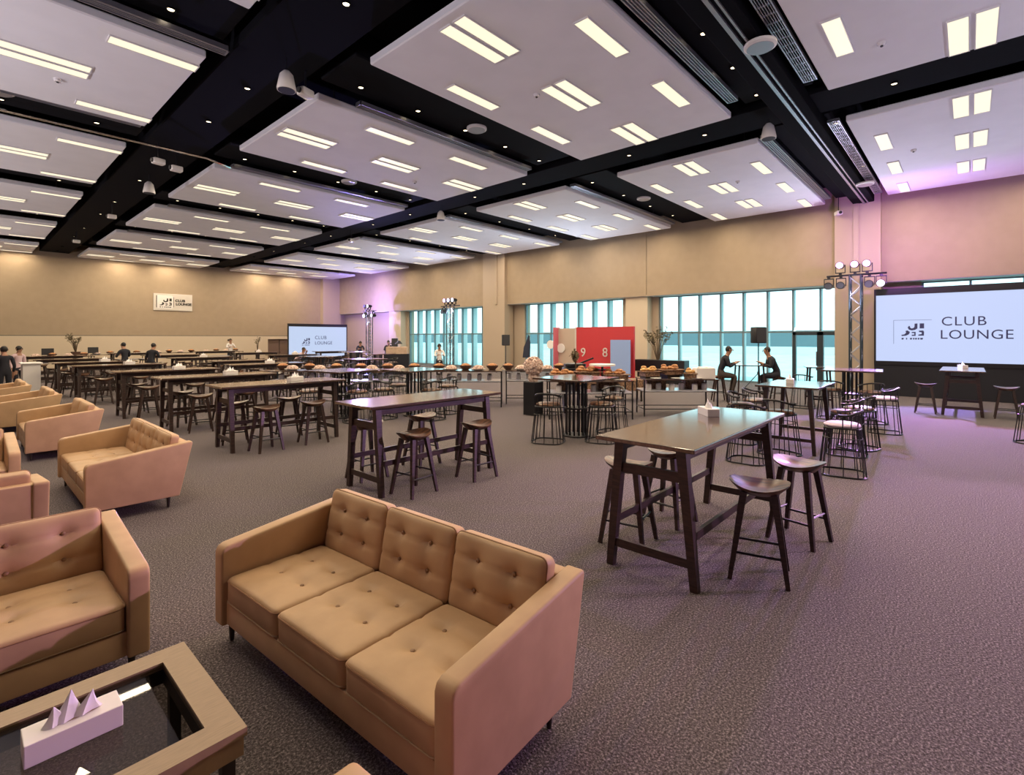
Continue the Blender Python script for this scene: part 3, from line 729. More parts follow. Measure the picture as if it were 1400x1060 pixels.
MB().ball((0, 0, .1), .14, (1, 1, .55), 12, 6).build('filling', 'bread', bowl, smooth=True)
pale = thing('serving_dish', '', 'dish')
MB().lathe([(0, 0), (.1, 0), (.19, .03), (.2, .045), (.1, .02), (0, .02)], 16).build('dish', 'plate', pale, smooth=True)
MB().ball((0, 0, .06), .15, (1, 1, .55), 12, 6).build('heap', 'flowers', pale, smooth=True)
names = ['far left', 'left', 'inner left', 'middle', 'inner right', 'right', 'far right']
ctrs = []
p0 = Vector((9.55, 9.0, 0)) + v * .36
for i, (dist, nm) in enumerate([(-1.0, 'second'), (-3.1, 'third'), (-5.2, 'fourth')]):
    p = p0 + u * dist; ctrs.append((p, nm)); counter(2.0, .75, .95, f'black framed buffet counter, {nm} from the flower ball, with a row of bowls', p, A0, True)
pf = Vector((10.57, 8.76, 0)) + v * .36
counter(1.6, .7, .92, 'black framed buffet counter standing just left of the flower ball', pf, A0, True); ctrs.insert(0, (pf, 'first'))
for p, nm in ctrs:
    for q in range(5):
        dx = -.72 + .36 * q
        if q % 2 == 0: place(bowl, p + u * dx + v * .12 + Vector((0, 0, .95 if nm != 'first' else .92)), q, f'brown bowl of food, {names[q + 1]} on the {nm} buffet counter from the flower ball', 'brown bowls on the buffet')
        else: place(pale, p + u * dx - v * .12 + Vector((0, 0, .95 if nm != 'first' else .92)), q, f'pale heaped dish, {names[q + 1]} on the {nm} buffet counter from the flower ball', 'pale dishes on the buffet')
jar = thing('glass_jar', '', 'jar')
MB().lathe([(0, 0), (.06, 0), (.065, .02), (.065, .13), (.045, .15), (0, .15)], 12).build('jar', 'plate', jar, smooth=True)
MB().lathe([(0, .15), (.05, .15), (.05, .17), (0, .17)], 12).build('lid', 'bowl', jar)
for p, nm in ctrs:
    hz = (.95 if nm != 'first' else .92) - .265
    for q in range(6): place(jar, p + u * (-.7 + .27 * q) + Vector((0, 0, hz)), 0, f'white jar on the shelf under the {nm} buffet counter, {ordn[q]} from its left end', 'white jars on the buffet shelves')
# food counters on the right
fc = []
for (x, y, L, lab) in [(9.5, 6.25, 1.9, 'black framed food counter behind the pedestal table by the flower ball'), (11.25, 4.95, 1.75, 'black framed food counter with white cartons at its right end')]:
    p = Vector((x, y, 0)) + v * .3; fc.append(p); counter(L, .75, .86, lab, p, A0, True)
for q in range(12):
    i = q // 6; place(jar, fc[i] + u * (-.7 + .27 * (q % 6)) - v * (.05 if q % 2 else .18) + Vector((0, 0, .86 - .264)), 0, f'white jar under the {"left" if i == 0 else "right"} food counter, {ordn[q % 6]} from its left end', 'white jars on the buffet shelves')
crt = thing('wicker_crate', '', 'crate')
MB().b2((-.22, -.14, 0), (.22, .14, .03)).b2((-.22, -.14, 0), (-.2, .14, .2)).b2((.2, -.14, 0), (.22, .14, .2)).b2((-.22, -.14, 0), (.22, -.12, .2)).b2((-.22, .12, 0), (.22, .14, .2)).build('crate', 'rattan', crt)
MB().ball((0, 0, .13), .15, (1.3, .8, .6), 12, 6).build('filling', 'bread', crt, smooth=True)
for q in range(4):
    i = q // 2; place(crt, fc[i] + u * (-.45 + .9 * (q % 2)) + v * .16 + Vector((0, 0, .86 - .264)), A0, f'brown wicker crate under the {"left" if i == 0 else "right"} food counter, at its {"left" if q % 2 == 0 else "right"} end', 'wicker crates')
def food_tray(rx, ry, m, kind):
    r = thing(kind, '', 'food tray')
    MB().b2((-rx, -ry, .0), (rx, ry, .02), bev=.004).b2((-rx * .8, -ry * .8, -.1), (rx * .8, ry * .8, 0)).build('board', 'rattan', r)
    rr = random.Random(5); 
    for q in range(9):
        MB().ball((0, 0, 0), .07, (1.25, .8, .6), 9, 6).build('pastry', m, r, smooth=True, loc=(rr.uniform(-rx * .7, rx * .7), rr.uniform(-ry * .6, ry * .6), .055 + (.05 if q > 6 else 0)), rz=rr.uniform(0, 3))
    return r
tr1, tr2 = food_tray(.3, .2, 'bread', 'bread_tray'), food_tray(.24, .18, 'pastry', 'pastry_tray')
for k, (pr, c, dx, dv, z, lab) in enumerate([(tr1, 0, -.6, 0, .86, 'tray of rolls at the left of the food counter behind the flower ball table'), (tr1, 0, .0, .1, 1.02, 'raised tray of dark rolls in the middle of the food counter'), (tr1, 0, .62, 0, .94, 'tray of brown rolls at the right of the food counter'), (tr2, 1, -.62, .05, 1.0, 'tray of golden pastries at the left end of the right food counter'), (tr1, 1, -.1, .1, 1.04, 'raised tray of bread before the black planter'), (tr2, 1, .42, -.05, .96, 'tray of pale pastries next to the white cartons')]):
    z = max(z, .963)
    o = place(pr, fc[c] + u * dx + v * dv + Vector((0, 0, z)), A0 + .1 * k, lab, 'food trays')
    if z > .97: MB().b2((-.18, -.12, -(z - .861)), (.18, .12, -.1)).build('riser', 'legdark', o)
plp = MB().lathe([(0, 0), (.07, 0), (.12, .012), (.125, .02), (.07, .01), (0, .01)], 18).build('plate', 'plate', smooth=True); plp['category'] = 'plate'
for q in range(7): place(plp, fc[q % 2] + u * (-.8 + .24 * q) - v * .27 + Vector((0, 0, .862)), 0, f'white plate near the front edge of the {"left" if q % 2 == 0 else "right"} food counter, {["first", "first", "second", "second", "third", "third", "fourth"][q]} from its left end', 'plates on the food counters')
cb_ = thing('carton', '', 'carton')
MB().b2((-.22, -.15, 0), (.22, .15, .24), bev=.004).build('box', 'card', cb_)
MB().b2((-.22, -.02, .2402), (.22, .02, .2415)).build('tape', 'carton', cb_)
place(cb_, fc[1] + u * .62 - v * .1 + Vector((0, 0, .861)), A0, 'larger pale carton at the right end of the food counter', 'pale cartons')
o = place(cb_, fc[1] + u * .80 + v * .25 + Vector((0, 0, .861)), A0 + 1.4, 'pale carton behind, turned sideways at the right end of the food counter', 'pale cartons')
rb = thing('rattan_bench', 'low rattan bench standing behind the wire chairs below the food counter', 'bench', (12.7, 7.7, 0), A0)
MB().b2((-.95, -.3, .3), (.95, .3, .62), bev=.03).build('seat', 'rattan', rb)
for sx in (-1, 1):
    for sy in (-1, 1): MB().bar((sx * .85, sy * .24, 0), (sx * .85, sy * .24, .32), .05, .05).build('leg', 'legdark', rb)
ch = thing('cake_stand', 'dark tiered stand in front of the red booth wall', 'cake stand', fc[0] + u * .35 + v * .2 + Vector((0, 0, .861)))
MB().lathe([(0, 0), (.14, 0), (.14, .015), (.03, .03), (.025, .3), (0, .3)], 16).build('stem', 'blackmetal', ch, smooth=True)
MB().lathe([(0, .3), (.3, .3), (.3, .34), (0, .34)], 20).build('tray', 'white', ch)
MB().lathe([(0, .2), (.17, .2), (.17, .22), (0, .22)], 20).build('tray', 'blackmetal', ch)
hm = thing('chafing_dish', 'black covered chafing dish beside the flower ball', 'chafing dish', (10.1, 7.1, .9), A0)
MB().b2((-.3, -.2, .05), (.3, .2, .2), bev=.04).build('pan', 'blackmetal', hm); MB().b2((-.26, -.17, .2), (.26, .17, .3), bev=.08).build('lid', 'blackgloss', hm, smooth=True)
MB().bar((.1, 0, .28), (.45, 0, .42), .04, .04).build('handle', 'blackmetal', hm)
sx_ = MB().b2((-.28, -.18, -.9), (-.25, .18, .05)).b2((.25, -.18, -.9), (.28, .18, .05)).b2((-.28, -.18, .0), (.28, .18, .05)).build('stand', 'blackmetal', hm)

# flower ball on its black stand
fb = thing('flower_ball', 'large ball of pale pink flowers on a black pedestal', 'flower arrangement', (9.15, 7.62, 0))
b = MB(); rr = random.Random(2)
for q in range(260):
    z = rr.uniform(-1, 1); a = rr.uniform(0, 2 * PI); s_ = math.sqrt(1 - z * z)
    b.ball((.2 * s_ * math.cos(a), .2 * s_ * math.sin(a), 1.14 + .2 * z), rr.uniform(.03, .05), u=6, v=4)
b.ball((0, 0, 1.14), .2)
b.build('blossoms', 'flowers', fb, smooth=True)
b = MB().lathe([(0, .78), (.1, .78), (.13, .88), (.1, .98), (0, .98)], 14); b.build('vase', 'flowers', fb, smooth=True)
tag(MB().b2((-.17, -.17, 0), (.17, .17, .78), bev=.01).build('pedestal', 'blackgloss', loc=(9.15, 7.62, 0)), 'square black pedestal under the ball of pale flowers', 'pedestal')

# ------------------------------------------------------------------ booth of red and beige panels
bo = thing('exhibition_booth', 'red and beige booth wall with white numerals by the middle window', 'booth', (17.5, 0, 0))
MB().b2((0, 9.55, 0), (.1, 12.25, 2.24)).build('red_wall', 'red', bo)
MB().b2((-.02, 12.25, 0), (.1, 13.15, 2.2)).build('beige_wall', 'beigepanel', bo)
MB().b2((-.3, 13.15, 0), (.1, 13.22, 2.24)).build('red_end_panel', 'pinkred', bo)
MB().b2((-.03, 12.22, 0), (.1, 12.28, 2.24)).build('edge_line', 'signwhite', bo)
MB().b2((-.22, 9.6, .3), (-.16, 10.45, 1.72)).build('blue_panel', 'bluepanel', bo)
for y, z, ch_ in [(12.0, 1.0, '9'), (10.95, 1.02, '8')]:
    o = bpy.data.objects.new('numeral', text_mesh(ch_, .52, .012)); o.data.materials.append(M['signwhite']); C.objects.link(o); o.parent = bo
    o.location = (-.02, y, z + .02); o.rotation_euler = (PI / 2, 0, -PI / 2)
dk = MB().lathe([(0, -.015), (.2, -.015), (.2, .015), (0, .015)], 24, mx=Matrix.Rotation(PI / 2, 4, 'Y')).build('round_sign', 'white', loc=(17.44, 12.98, 1.35))
tag(dk, 'white round sign on the beige panel of the red booth', 'sign')
cl = tag(MB().lathe([(0, -.02), (.22, -.02), (.22, .02), (0, .02)], 20, mx=Matrix.Rotation(PI / 2, 4, 'Y')).build('round_sign', 'clothwhite', loc=(20.2, 15.7, 1.45)), 'white round sign standing by the middle window', 'sign')
MB().tube([(0, 0, -1.45), (0, 0, -.2)], .015, 6).build('stand', 'chrome', cl)
fl = thing('feather_banner', 'dark curved banner standing by the middle window', 'banner', (20.0, 17.1, 0))
MB().prism([(-.28, .75), (.22, .75), (.24, 1.55), (.12, 1.95), (.02, 1.7), (-.2, 1.3)], -.012, .012, 'x').xf(Matrix.Rotation(PI, 4, 'Z')).build('cloth', 'clothnavy', fl)
MB().tube([(0, -.2, 0), (0, -.18, 1.9)], .015, 6).build('pole', 'blackmetal', fl); MB().b2((-.2, -.3, 0), (.2, .3, .03)).build('base', 'blackmetal', fl)

# planter with branches, and the far plants
def twiggy(name, label, loc, h, r, n, leafy, seed, pot):
    t = thing(name, label, 'plant', loc); rr = random.Random(seed); b = MB(); lf = MB()
    for q in range(n):
        a = rr.uniform(0, 2 * PI); e = Vector((math.cos(a) * r * rr.uniform(.3, 1), math.sin(a) * r * rr.uniform(.3, 1), pot + h * rr.uniform(.7, 1)))
        m_ = Vector((e.x * .35, e.y * .35, pot + (e.z - pot) * .5)); pts = [Vector((0, 0, pot - .1)), m_, e]
        b.tube(pts, .014, 5, r1=.005)
        for w_ in range(leafy):
            f = rr.uniform(.35, 1); p = m_.lerp(e, f) + Vector((rr.uniform(-.06, .06), rr.uniform(-.06, .06), rr.uniform(-.05, .05)))
            lf.box(p, (.09, .035, .006), rr.uniform(0, 6), rr.uniform(-1, 1), rr.uniform(-1, 1))
    b.build('branches', 'twig', t); lf.build('leaves', 'leaf', t)
    return t
pl = twiggy('potted_branches', 'leafy brown branches rising from a long black planter by the right windows', (18.9, 9.25, 0), 1.35, .6, 16, 16, 4, .9)
MB().b2((-.25, -1.2, .45), (.25, .9, .92), bev=.02).b2((-.2, -1.1, 0), (.2, .8, .46)).build('planter', 'blackgloss', pl)
pv = twiggy('potted_plant', 'sparse dry branches in a vase before the cream far wall at left', (4.0, 33.0, 0), .9, .5, 12, 8, 6, 1.1)
MB().lathe([(0, 0), (.18, 0), (.14, .6), (.2, 1.1), (.17, 1.1), (.1, .6), (0, .55)], 14).build('vase', 'bowl', pv, smooth=True)
pv = twiggy('potted_plant', 'dark branch in a vase beside the brown far door', (13.9, 36.2, 0), 1.0, .2, 7, 8, 8, .9)
MB().lathe([(0, 0), (.16, 0), (.12, .5), (.17, .9), (.14, .9), (0, .5)], 14).build('vase', 'legdark', pv, smooth=True)
pv = twiggy('potted_plant', 'dark leafy plant on the food counter before the red booth', fc[0] + u * -.25 + v * .25 + Vector((0, 0, .861)), .5, .12, 8, 10, 9, .16)
MB().lathe([(0, 0), (.08, 0), (.1, .16), (.08, .16), (0, .1)], 12).build('pot', 'bowl', pv, smooth=True)

# ------------------------------------------------------------------ loudspeakers on stands
sk = thing('loudspeaker', '', 'loudspeaker')
MB().b2((-.19, -.17, 0), (.19, .17, .55), bev=.025).build('cabinet', 'blackgloss', sk, smooth=True)
MB().b2((-.165, -.178, .03), (.165, -.168, .52)).build('grille', 'grille', sk)
sk_st = thing('speaker_stand', '', 'speaker stand')
MB().tube([(0, 0, .0), (0, 0, 1.62)], .02, 8).build('pole', 'blackmetal', sk_st)
MB().lathe([(.02, .55), (.04, .55), (.04, .65), (.02, .65)], 10).build('collar', 'blackmetal', sk_st)
for k in range(3):
    a = 2 * PI * k / 3; MB().tube([(0, 0, .6), (.5 * math.cos(a), .5 * math.sin(a), .015)], .014, 6).build('leg', 'blackmetal', sk_st)
for x, y, z, rz, l in [(18.4, 5.33, 1.62, -.7, 'before the right windows, between the two seated men'), (18.6, 17.3, 1.4, -.7, 'against the beige column left of the middle window'), (18.9, 27.3, 1.2, -.7, 'left of the left window, near the blue stage light')]:
    place(sk, (x, y, z + .002), rz, 'black loudspeaker on a stand ' + l, 'loudspeakers')
    o = place(sk_st, (x, y, 0), 0, 'black tripod stand holding the loudspeaker ' + l, 'loudspeaker stands')
    o.scale.z = z / 1.62

# ------------------------------------------------------------------ truss towers and stage lights
def truss(h, label, loc, rz=0.):
    t = thing('truss_tower', label, 'truss tower', loc, rz); w = .15
    for sx in (-1, 1):
        for sy in (-1, 1): MB().tube([(sx * w, sy * w, .02), (sx * w, sy * w, h)], .026, 8).build('chord', 'darkframe', t)
    b = MB(); k = int(h / .3)
    for i in range(k):
        z0, z1 = .05 + i * (h - .1) / k, .05 + (i + 1) * (h - .1) / k; s = 1 if i % 2 else -1
        for q in (-1, 1): b.tube([(q * w, -w * s, z0), (q * w, w * s, z1)], .014, 5); b.tube([(-w * s, q * w, z0), (w * s, q * w, z1)], .014, 5)
    b.build('bracing', 'alu', t)
    MB().b2((-.4, -.4, 0), (.4, .4, .02)).build('base_plate', 'blackmetal', t)
    b = MB().tube([(0, -.8, h + .02), (0, .8, h + .02)], .03, 8); b.build('cross_bar', 'blackmetal', t)
    return t
def make_spot(lens):
    r = thing('stage_light', '', 'stage light')
    d = Matrix.Rotation(PI / 2, 4, 'Y') @ Matrix.Rotation(PI, 4, 'Z')
    MB().lathe([(0, .18), (.07, .17), (.1, .1), (.11, -.14), (.12, -.16), (0, -.12)], 18, mx=Matrix.Rotation(PI / 2, 4, 'Y')).build('lamp_head', 'blackmetal', r, smooth=True)
    MB().lathe([(0, -.165), (.1, -.165), (.1, -.15), (0, -.15)], 18, mx=Matrix.Rotation(PI / 2, 4, 'Y')).build('lens', lens, r)
    y = MB()
    for s in (-1, 1): y.b2((-.03, s * .13 - .01, -.02), (.03, s * .13 + .01, .24))
    y.b2((-.03, -.14, .22), (.03, .14, .25)); y.build('yoke', 'blackmetal', r)
    MB().b2((-.04, -.04, .25), (.04, .04, .3)).build('clamp', 'blackmetal', r)
    return r
sp_p, sp_v, sp_b, sp_d = make_spot('lens_pink'), make_spot('lens_violet'), make_spot('lens_blue'), make_spot('grille')
G_L = 'stage lights on the truss towers'
truss(3.8, 'dark truss tower beside the large stage screen, carrying pink stage lights', (19.3, 2.68, 0))
for pr, y, z, l in [(sp_p, 3.1, 4.12, 'pink stage light at the left of the upper bar above the right truss tower'), (sp_p, 2.7, 4.2, 'brightest pink stage light at the centre above the right truss tower'), (sp_p, 2.38, 4.2, 'pink stage light at the right of the upper bar above the right truss tower'), (sp_d, 3.42, 3.42, 'unlit dark stage light at the lower left of the right truss tower'), (sp_d, 3.08, 3.45, 'unlit stage light next to the tower below the pink lights'), (sp_d, 2.32, 3.42, 'dark stage light hanging right of the truss tower'), (sp_v, 2.02, 3.5, 'bright violet stage light at the lower right, over the stage screen corner')]:
    up = z > 3.8; place(pr, (19.3, y, 3.82 + .325 if up else 3.82 - .325), 0, l, G_L).rotation_euler.x = PI if up else 0
truss(3.58, 'truss tower with blue stage lights left of the far windows', (18.8, 30.1, 0))
for pr, y, z, l in [(sp_b, 30.55, 3.3, 'glaring blue stage light on the far left truss tower'), (sp_v, 29.6, 3.3, 'dimmer violet stage light right of the glaring blue one'), (sp_v, 30.1, 3.9, 'small violet stage light on top of the far left truss tower'), (sp_d, 30.5, 3.9, 'unlit stage light at the top left of the far left truss tower')]:
    up = z > 3.6; place(pr, (18.8, y, 3.925 if up else 3.275), 0, l, G_L).rotation_euler.x = PI if up else 0
truss(3.58, 'truss tower with violet stage lights before the left windows', (18.9, 21.9, 0))
for pr, y, z, l in [(sp_v, 21.9, 3.9, 'bright violet stage light at the centre above the left window'), (sp_v, 21.55, 3.9, 'violet stage light at the right above the left window'), (sp_p, 22.25, 3.88, 'pink-rimmed stage light at the left above the left window'), (sp_d, 22.45, 3.25, 'unlit stage light hanging low before the left window')]:
    up = z > 3.6; place(pr, (18.9, y, 3.925 if up else 3.275), 0, l, G_L).rotation_euler.x = PI if up else 0

# ------------------------------------------------------------------ screens and the wall sign
def logo(parent, s, m, frame=True):
    """the emblem in a 260 x 250 unit field, facing -x after rotation; built in the local x-z plane"""
    shapes = [[(298, 125), (330, 122), (330, 195), (300, 217), (265, 223), (232, 212), (218, 182), (232, 158), (246, 162), (246, 180), (262, 194), (284, 188), (296, 175)],
              [(355, 122), (405, 122), (405, 195), (355, 195)],
              [(145, 288), (180, 280), (200, 258), (194, 230), (216, 222), (245, 245), (235, 278), (200, 300), (150, 305)],
              [(265, 245), (310, 245), (310, 303), (265, 303), (265, 285), (294, 285), (294, 262), (265, 262)],
              [(345, 228), (395, 225), (405, 245), (403, 300), (340, 300), (340, 284), (378, 276), (378, 252), (350, 248)]]
    lo = MB()
    for sh in shapes: lo.prism([((x - 275) * s, (215 - y) * s) for x, y in sh], -.004, .004, 'y')
    for x, w in [(148, 26), (200, 14), (246, 24), (280, 18), (304, 22), (334, 20), (362, 32)]:
        lo.prism([((x - 275) * s, (215 - 332) * s), ((x + w - 275) * s, (215 - 332) * s), ((x + w * .8 - 275) * s, (215 - 356) * s), ((x - 275) * s, (215 - 356) * s)], -.004, .004, 'y')
    lo.build('emblem', m, parent)
    if frame: MB().prism([(-220 * s, 145 * s), (215 * s, 145 * s), (215 * s, 141 * s), (-220 * s, 141 * s)], -.003, .003, 'y').prism([(-222 * s, 145 * s), (-218 * s, 145 * s), (-218 * s, -205 * s), (-222 * s, -205 * s)], -.003, .003, 'y').build('emblem_border', m, parent)
def letters(parent, txt, size, loc, m, sp=1.08, bold=0.):
    me = text_mesh(txt, size, .004, sp, bold=bold); me.materials.append(M[m]); o = bpy.data.objects.new('lettering', me); C.objects.link(o)
    o.parent = parent; o.location = loc; o.rotation_euler = (PI / 2, 0, 0); return o
# large stage screen: local x to the right as seen, -y towards the room
ls = thing('stage_screen', 'large lit stage screen reading CLUB LOUNGE at the right', 'screen', (19.6, .35, 0), -PI / 2)
w_, zb, zt2 = 1.84, 1.08, 3.14
MB().b2((-w_ - .05, 0, zb - .12), (w_ + .05, .14, zb)).b2((-w_ - .05, 0, zt2), (w_ + .05, .14, zt2 + .2)).b2((-w_ - .05, 0, zb), (-w_, .14, zt2)).b2((w_, 0, zb), (w_ + .05, .14, zt2)).b2((-w_, .08, zb), (w_, .14, zt2)).build('frame', 'blackmetal', ls)
MB().b2((-w_, .04, zb), (w_, .075, zt2)).build('screen_surface', 'screen', ls)
MB().b2((-w_ - .05, .02, 0), (w_ + .05, .7, zb - .12)).build('skirt', 'clothdark', ls)
lg_ = empty('logo', (-.93, .03, 2.05)); lg_.parent = ls; logo(lg_, .0021, 'ink')
letters(ls, 'CLUB', .375, (-.27, .03, 2.17), 'ink', 1.12); letters(ls, 'LOUNGE', .375, (-.3, .03, 1.78), 'ink', 1.06)
fs = thing('stage_screen', 'smaller lit stage screen reading CLUB LOUNGE before the far wall', 'screen', (17.4, 34.4, 0), 0)
w_, zb, zt2 = 2.15, .45, 2.56
MB().b2((-w_ - .05, 0, zb - .4), (w_ + .05, .14, zb)).b2((-w_ - .05, 0, zt2), (w_ + .05, .14, zt2 + .2)).b2((-w_ - .05, 0, zb), (-w_, .14, zt2)).b2((w_, 0, zb), (w_ + .05, .14, zt2)).b2((-w_, .08, zb), (w_, .14, zt2)).b2((-w_ - .05, .01, 0), (w_ + .05, .5, zb - .4)).build('frame', 'blackmetal', fs)
MB().b2((-w_, .03, zb), (w_, .075, zt2)).build('screen_surface', 'screen2', fs)
lg_ = empty('logo', (-.95, .02, 1.55)); lg_.parent = fs; logo(lg_, .0022, 'ink', False)
letters(fs, 'CLUB', .34, (-.3, .02, 1.68), 'ink', 1.1); letters(fs, 'LOUNGE', .32, (-.3, .02, 1.3), 'ink', 1.05)
sg = thing('wall_sign', 'white sign with a black emblem and two lines high on the far wall', 'sign', (9.32, YF - .06, 4.05))
MB().b2((-1.06, 0, -.53), (1.06, .05, .53), bev=.01).build('board', 'signwhite', sg)
q = MB(); arc = [(.1 * math.cos(a), .1 * math.sin(a)) for a in [PI / 2 * k / 5 for k in range(6)]]
ro_ = [(-.88, -.42)] + [(-.12 + .12 * math.sin(PI / 2 * k / 5), -.42 + .12 - .12 * math.cos(PI / 2 * k / 5)) for k in range(6)] + [(-.12 + .12 * math.cos(PI / 2 * k / 5), .42 - .12 + .12 * math.sin(PI / 2 * k / 5)) for k in range(6)] + [(-.88, .42)]
q.prism(ro_, -.02, -.002, 'y', bev=.008, seg=2); q.build('raised_plate', 'white', sg)
MB().b2((-.92, -.012, -.36), (-.885, .0, .4)).build('edge_line', 'inkblack', sg); MB().prism([(.0, -.34), (.03, -.3), (.03, .3), (.0, .34)], -.012, 0, 'y').build('edge_line', 'inkblack', sg)  # black strips painted in as the shadow lines beside the raised plate
lg_ = empty('logo', (-.42, -.026, .0)); lg_.parent = sg; logo(lg_, .0025, 'inkblack', False)
letters(sg, 'CLUB', .21, (.1, -.01, .04), 'inkblack', 1.1, .012); letters(sg, 'LOUNGE', .21, (.13, -.01, -.18), 'inkblack', 1.05, .012)
tag(MB().ball((12.55, YF - .1, 1.62), .07).build('wall_lamp', 'blackmetal', smooth=True), 'small black round fitting on the cream far wall', 'wall fitting')

# ------------------------------------------------------------------ the far left buffet against the cream wall
fcn = []
for k, (x, y) in enumerate([(3.2, 30.6), (5.6, 32.6), (8.4, 33.6), (11.0, 34.2)]):
    counter(2.3, .7, .95, f'{ordn[k]} dark buffet counter along the cream far wall, from the left', (x, y, 0), 0, True)
    for q in range(4):
        pr, g_, n_ = (bowl, 'brown bowls on the buffet', 'brown bowl') if q % 2 else (pale, 'pale dishes on the buffet', 'pale heaped dish')
        place(pr, (x - .85 + .55 * q, y, .951), q, f'{n_}, {ordn[q]} on the {ordn[k]} far wall buffet counter', g_)
mn = thing('menu_board', '', 'menu board')
MB().box((0, 0, .22), (.42, .02, .3), rx=-.1, bev=.004).build('board', 'blackmetal', mn); MB().b2((-.1, -.06, 0), (.1, .06, .02)).b2((-.02, .0, 0), (.02, .03, .2)).build('foot', 'blackmetal', mn)
for x, y, l in [(2.75, 30.6, 'small black menu board at the left end of the far wall buffet'), (4.6, 32.5, 'small black menu board before the far wall at mid left'), (5.0, 30.0, 'black menu board on the far left tables')][:2]:
    place(mn, (x, y, .951), 0, l, 'menu boards')
wp = thing('bar_counter', 'white narrow bar counter at the left edge beside the two standing people', 'bar counter', (1.55, 21.6, 0))
MB().b2((-.2, -.35, 0), (.2, .35, 1.0), bev=.01).build('body', 'white', wp); MB().b2((-.25, -.4, 1.0), (.25, .4, 1.04), bev=.005).build('counter_top', 'white', wp)
hl = thing('heat_lamp', 'black curved arm lamp over a wooden carving box left of the left window', 'lamp', (14.6, 20.9, 1.0), -.7)
MB().b2((-.5, -.3, 0), (.5, .3, .35), bev=.01).build('carving_box', 'carton', hl)
MB().tube([(-.55, -.1, -.4), (-.55, -.1, .25), (-.35, -.1, .5), (.0, -.1, .6), (.1, -.1, .6)], .022, 8).build('arm', 'blackmetal', hl, smooth=True)
MB().lathe([(0, .1), (.06, .1), (.18, -.06), (.16, -.06), (0, .06)], 14, (.1, -.1, .55)).build('lamp_shade', 'blackmetal', hl, smooth=True)
MB().b2((-.6, -.35, -1.0), (.6, .35, 0)).build('cabinet', 'clothdark', hl)

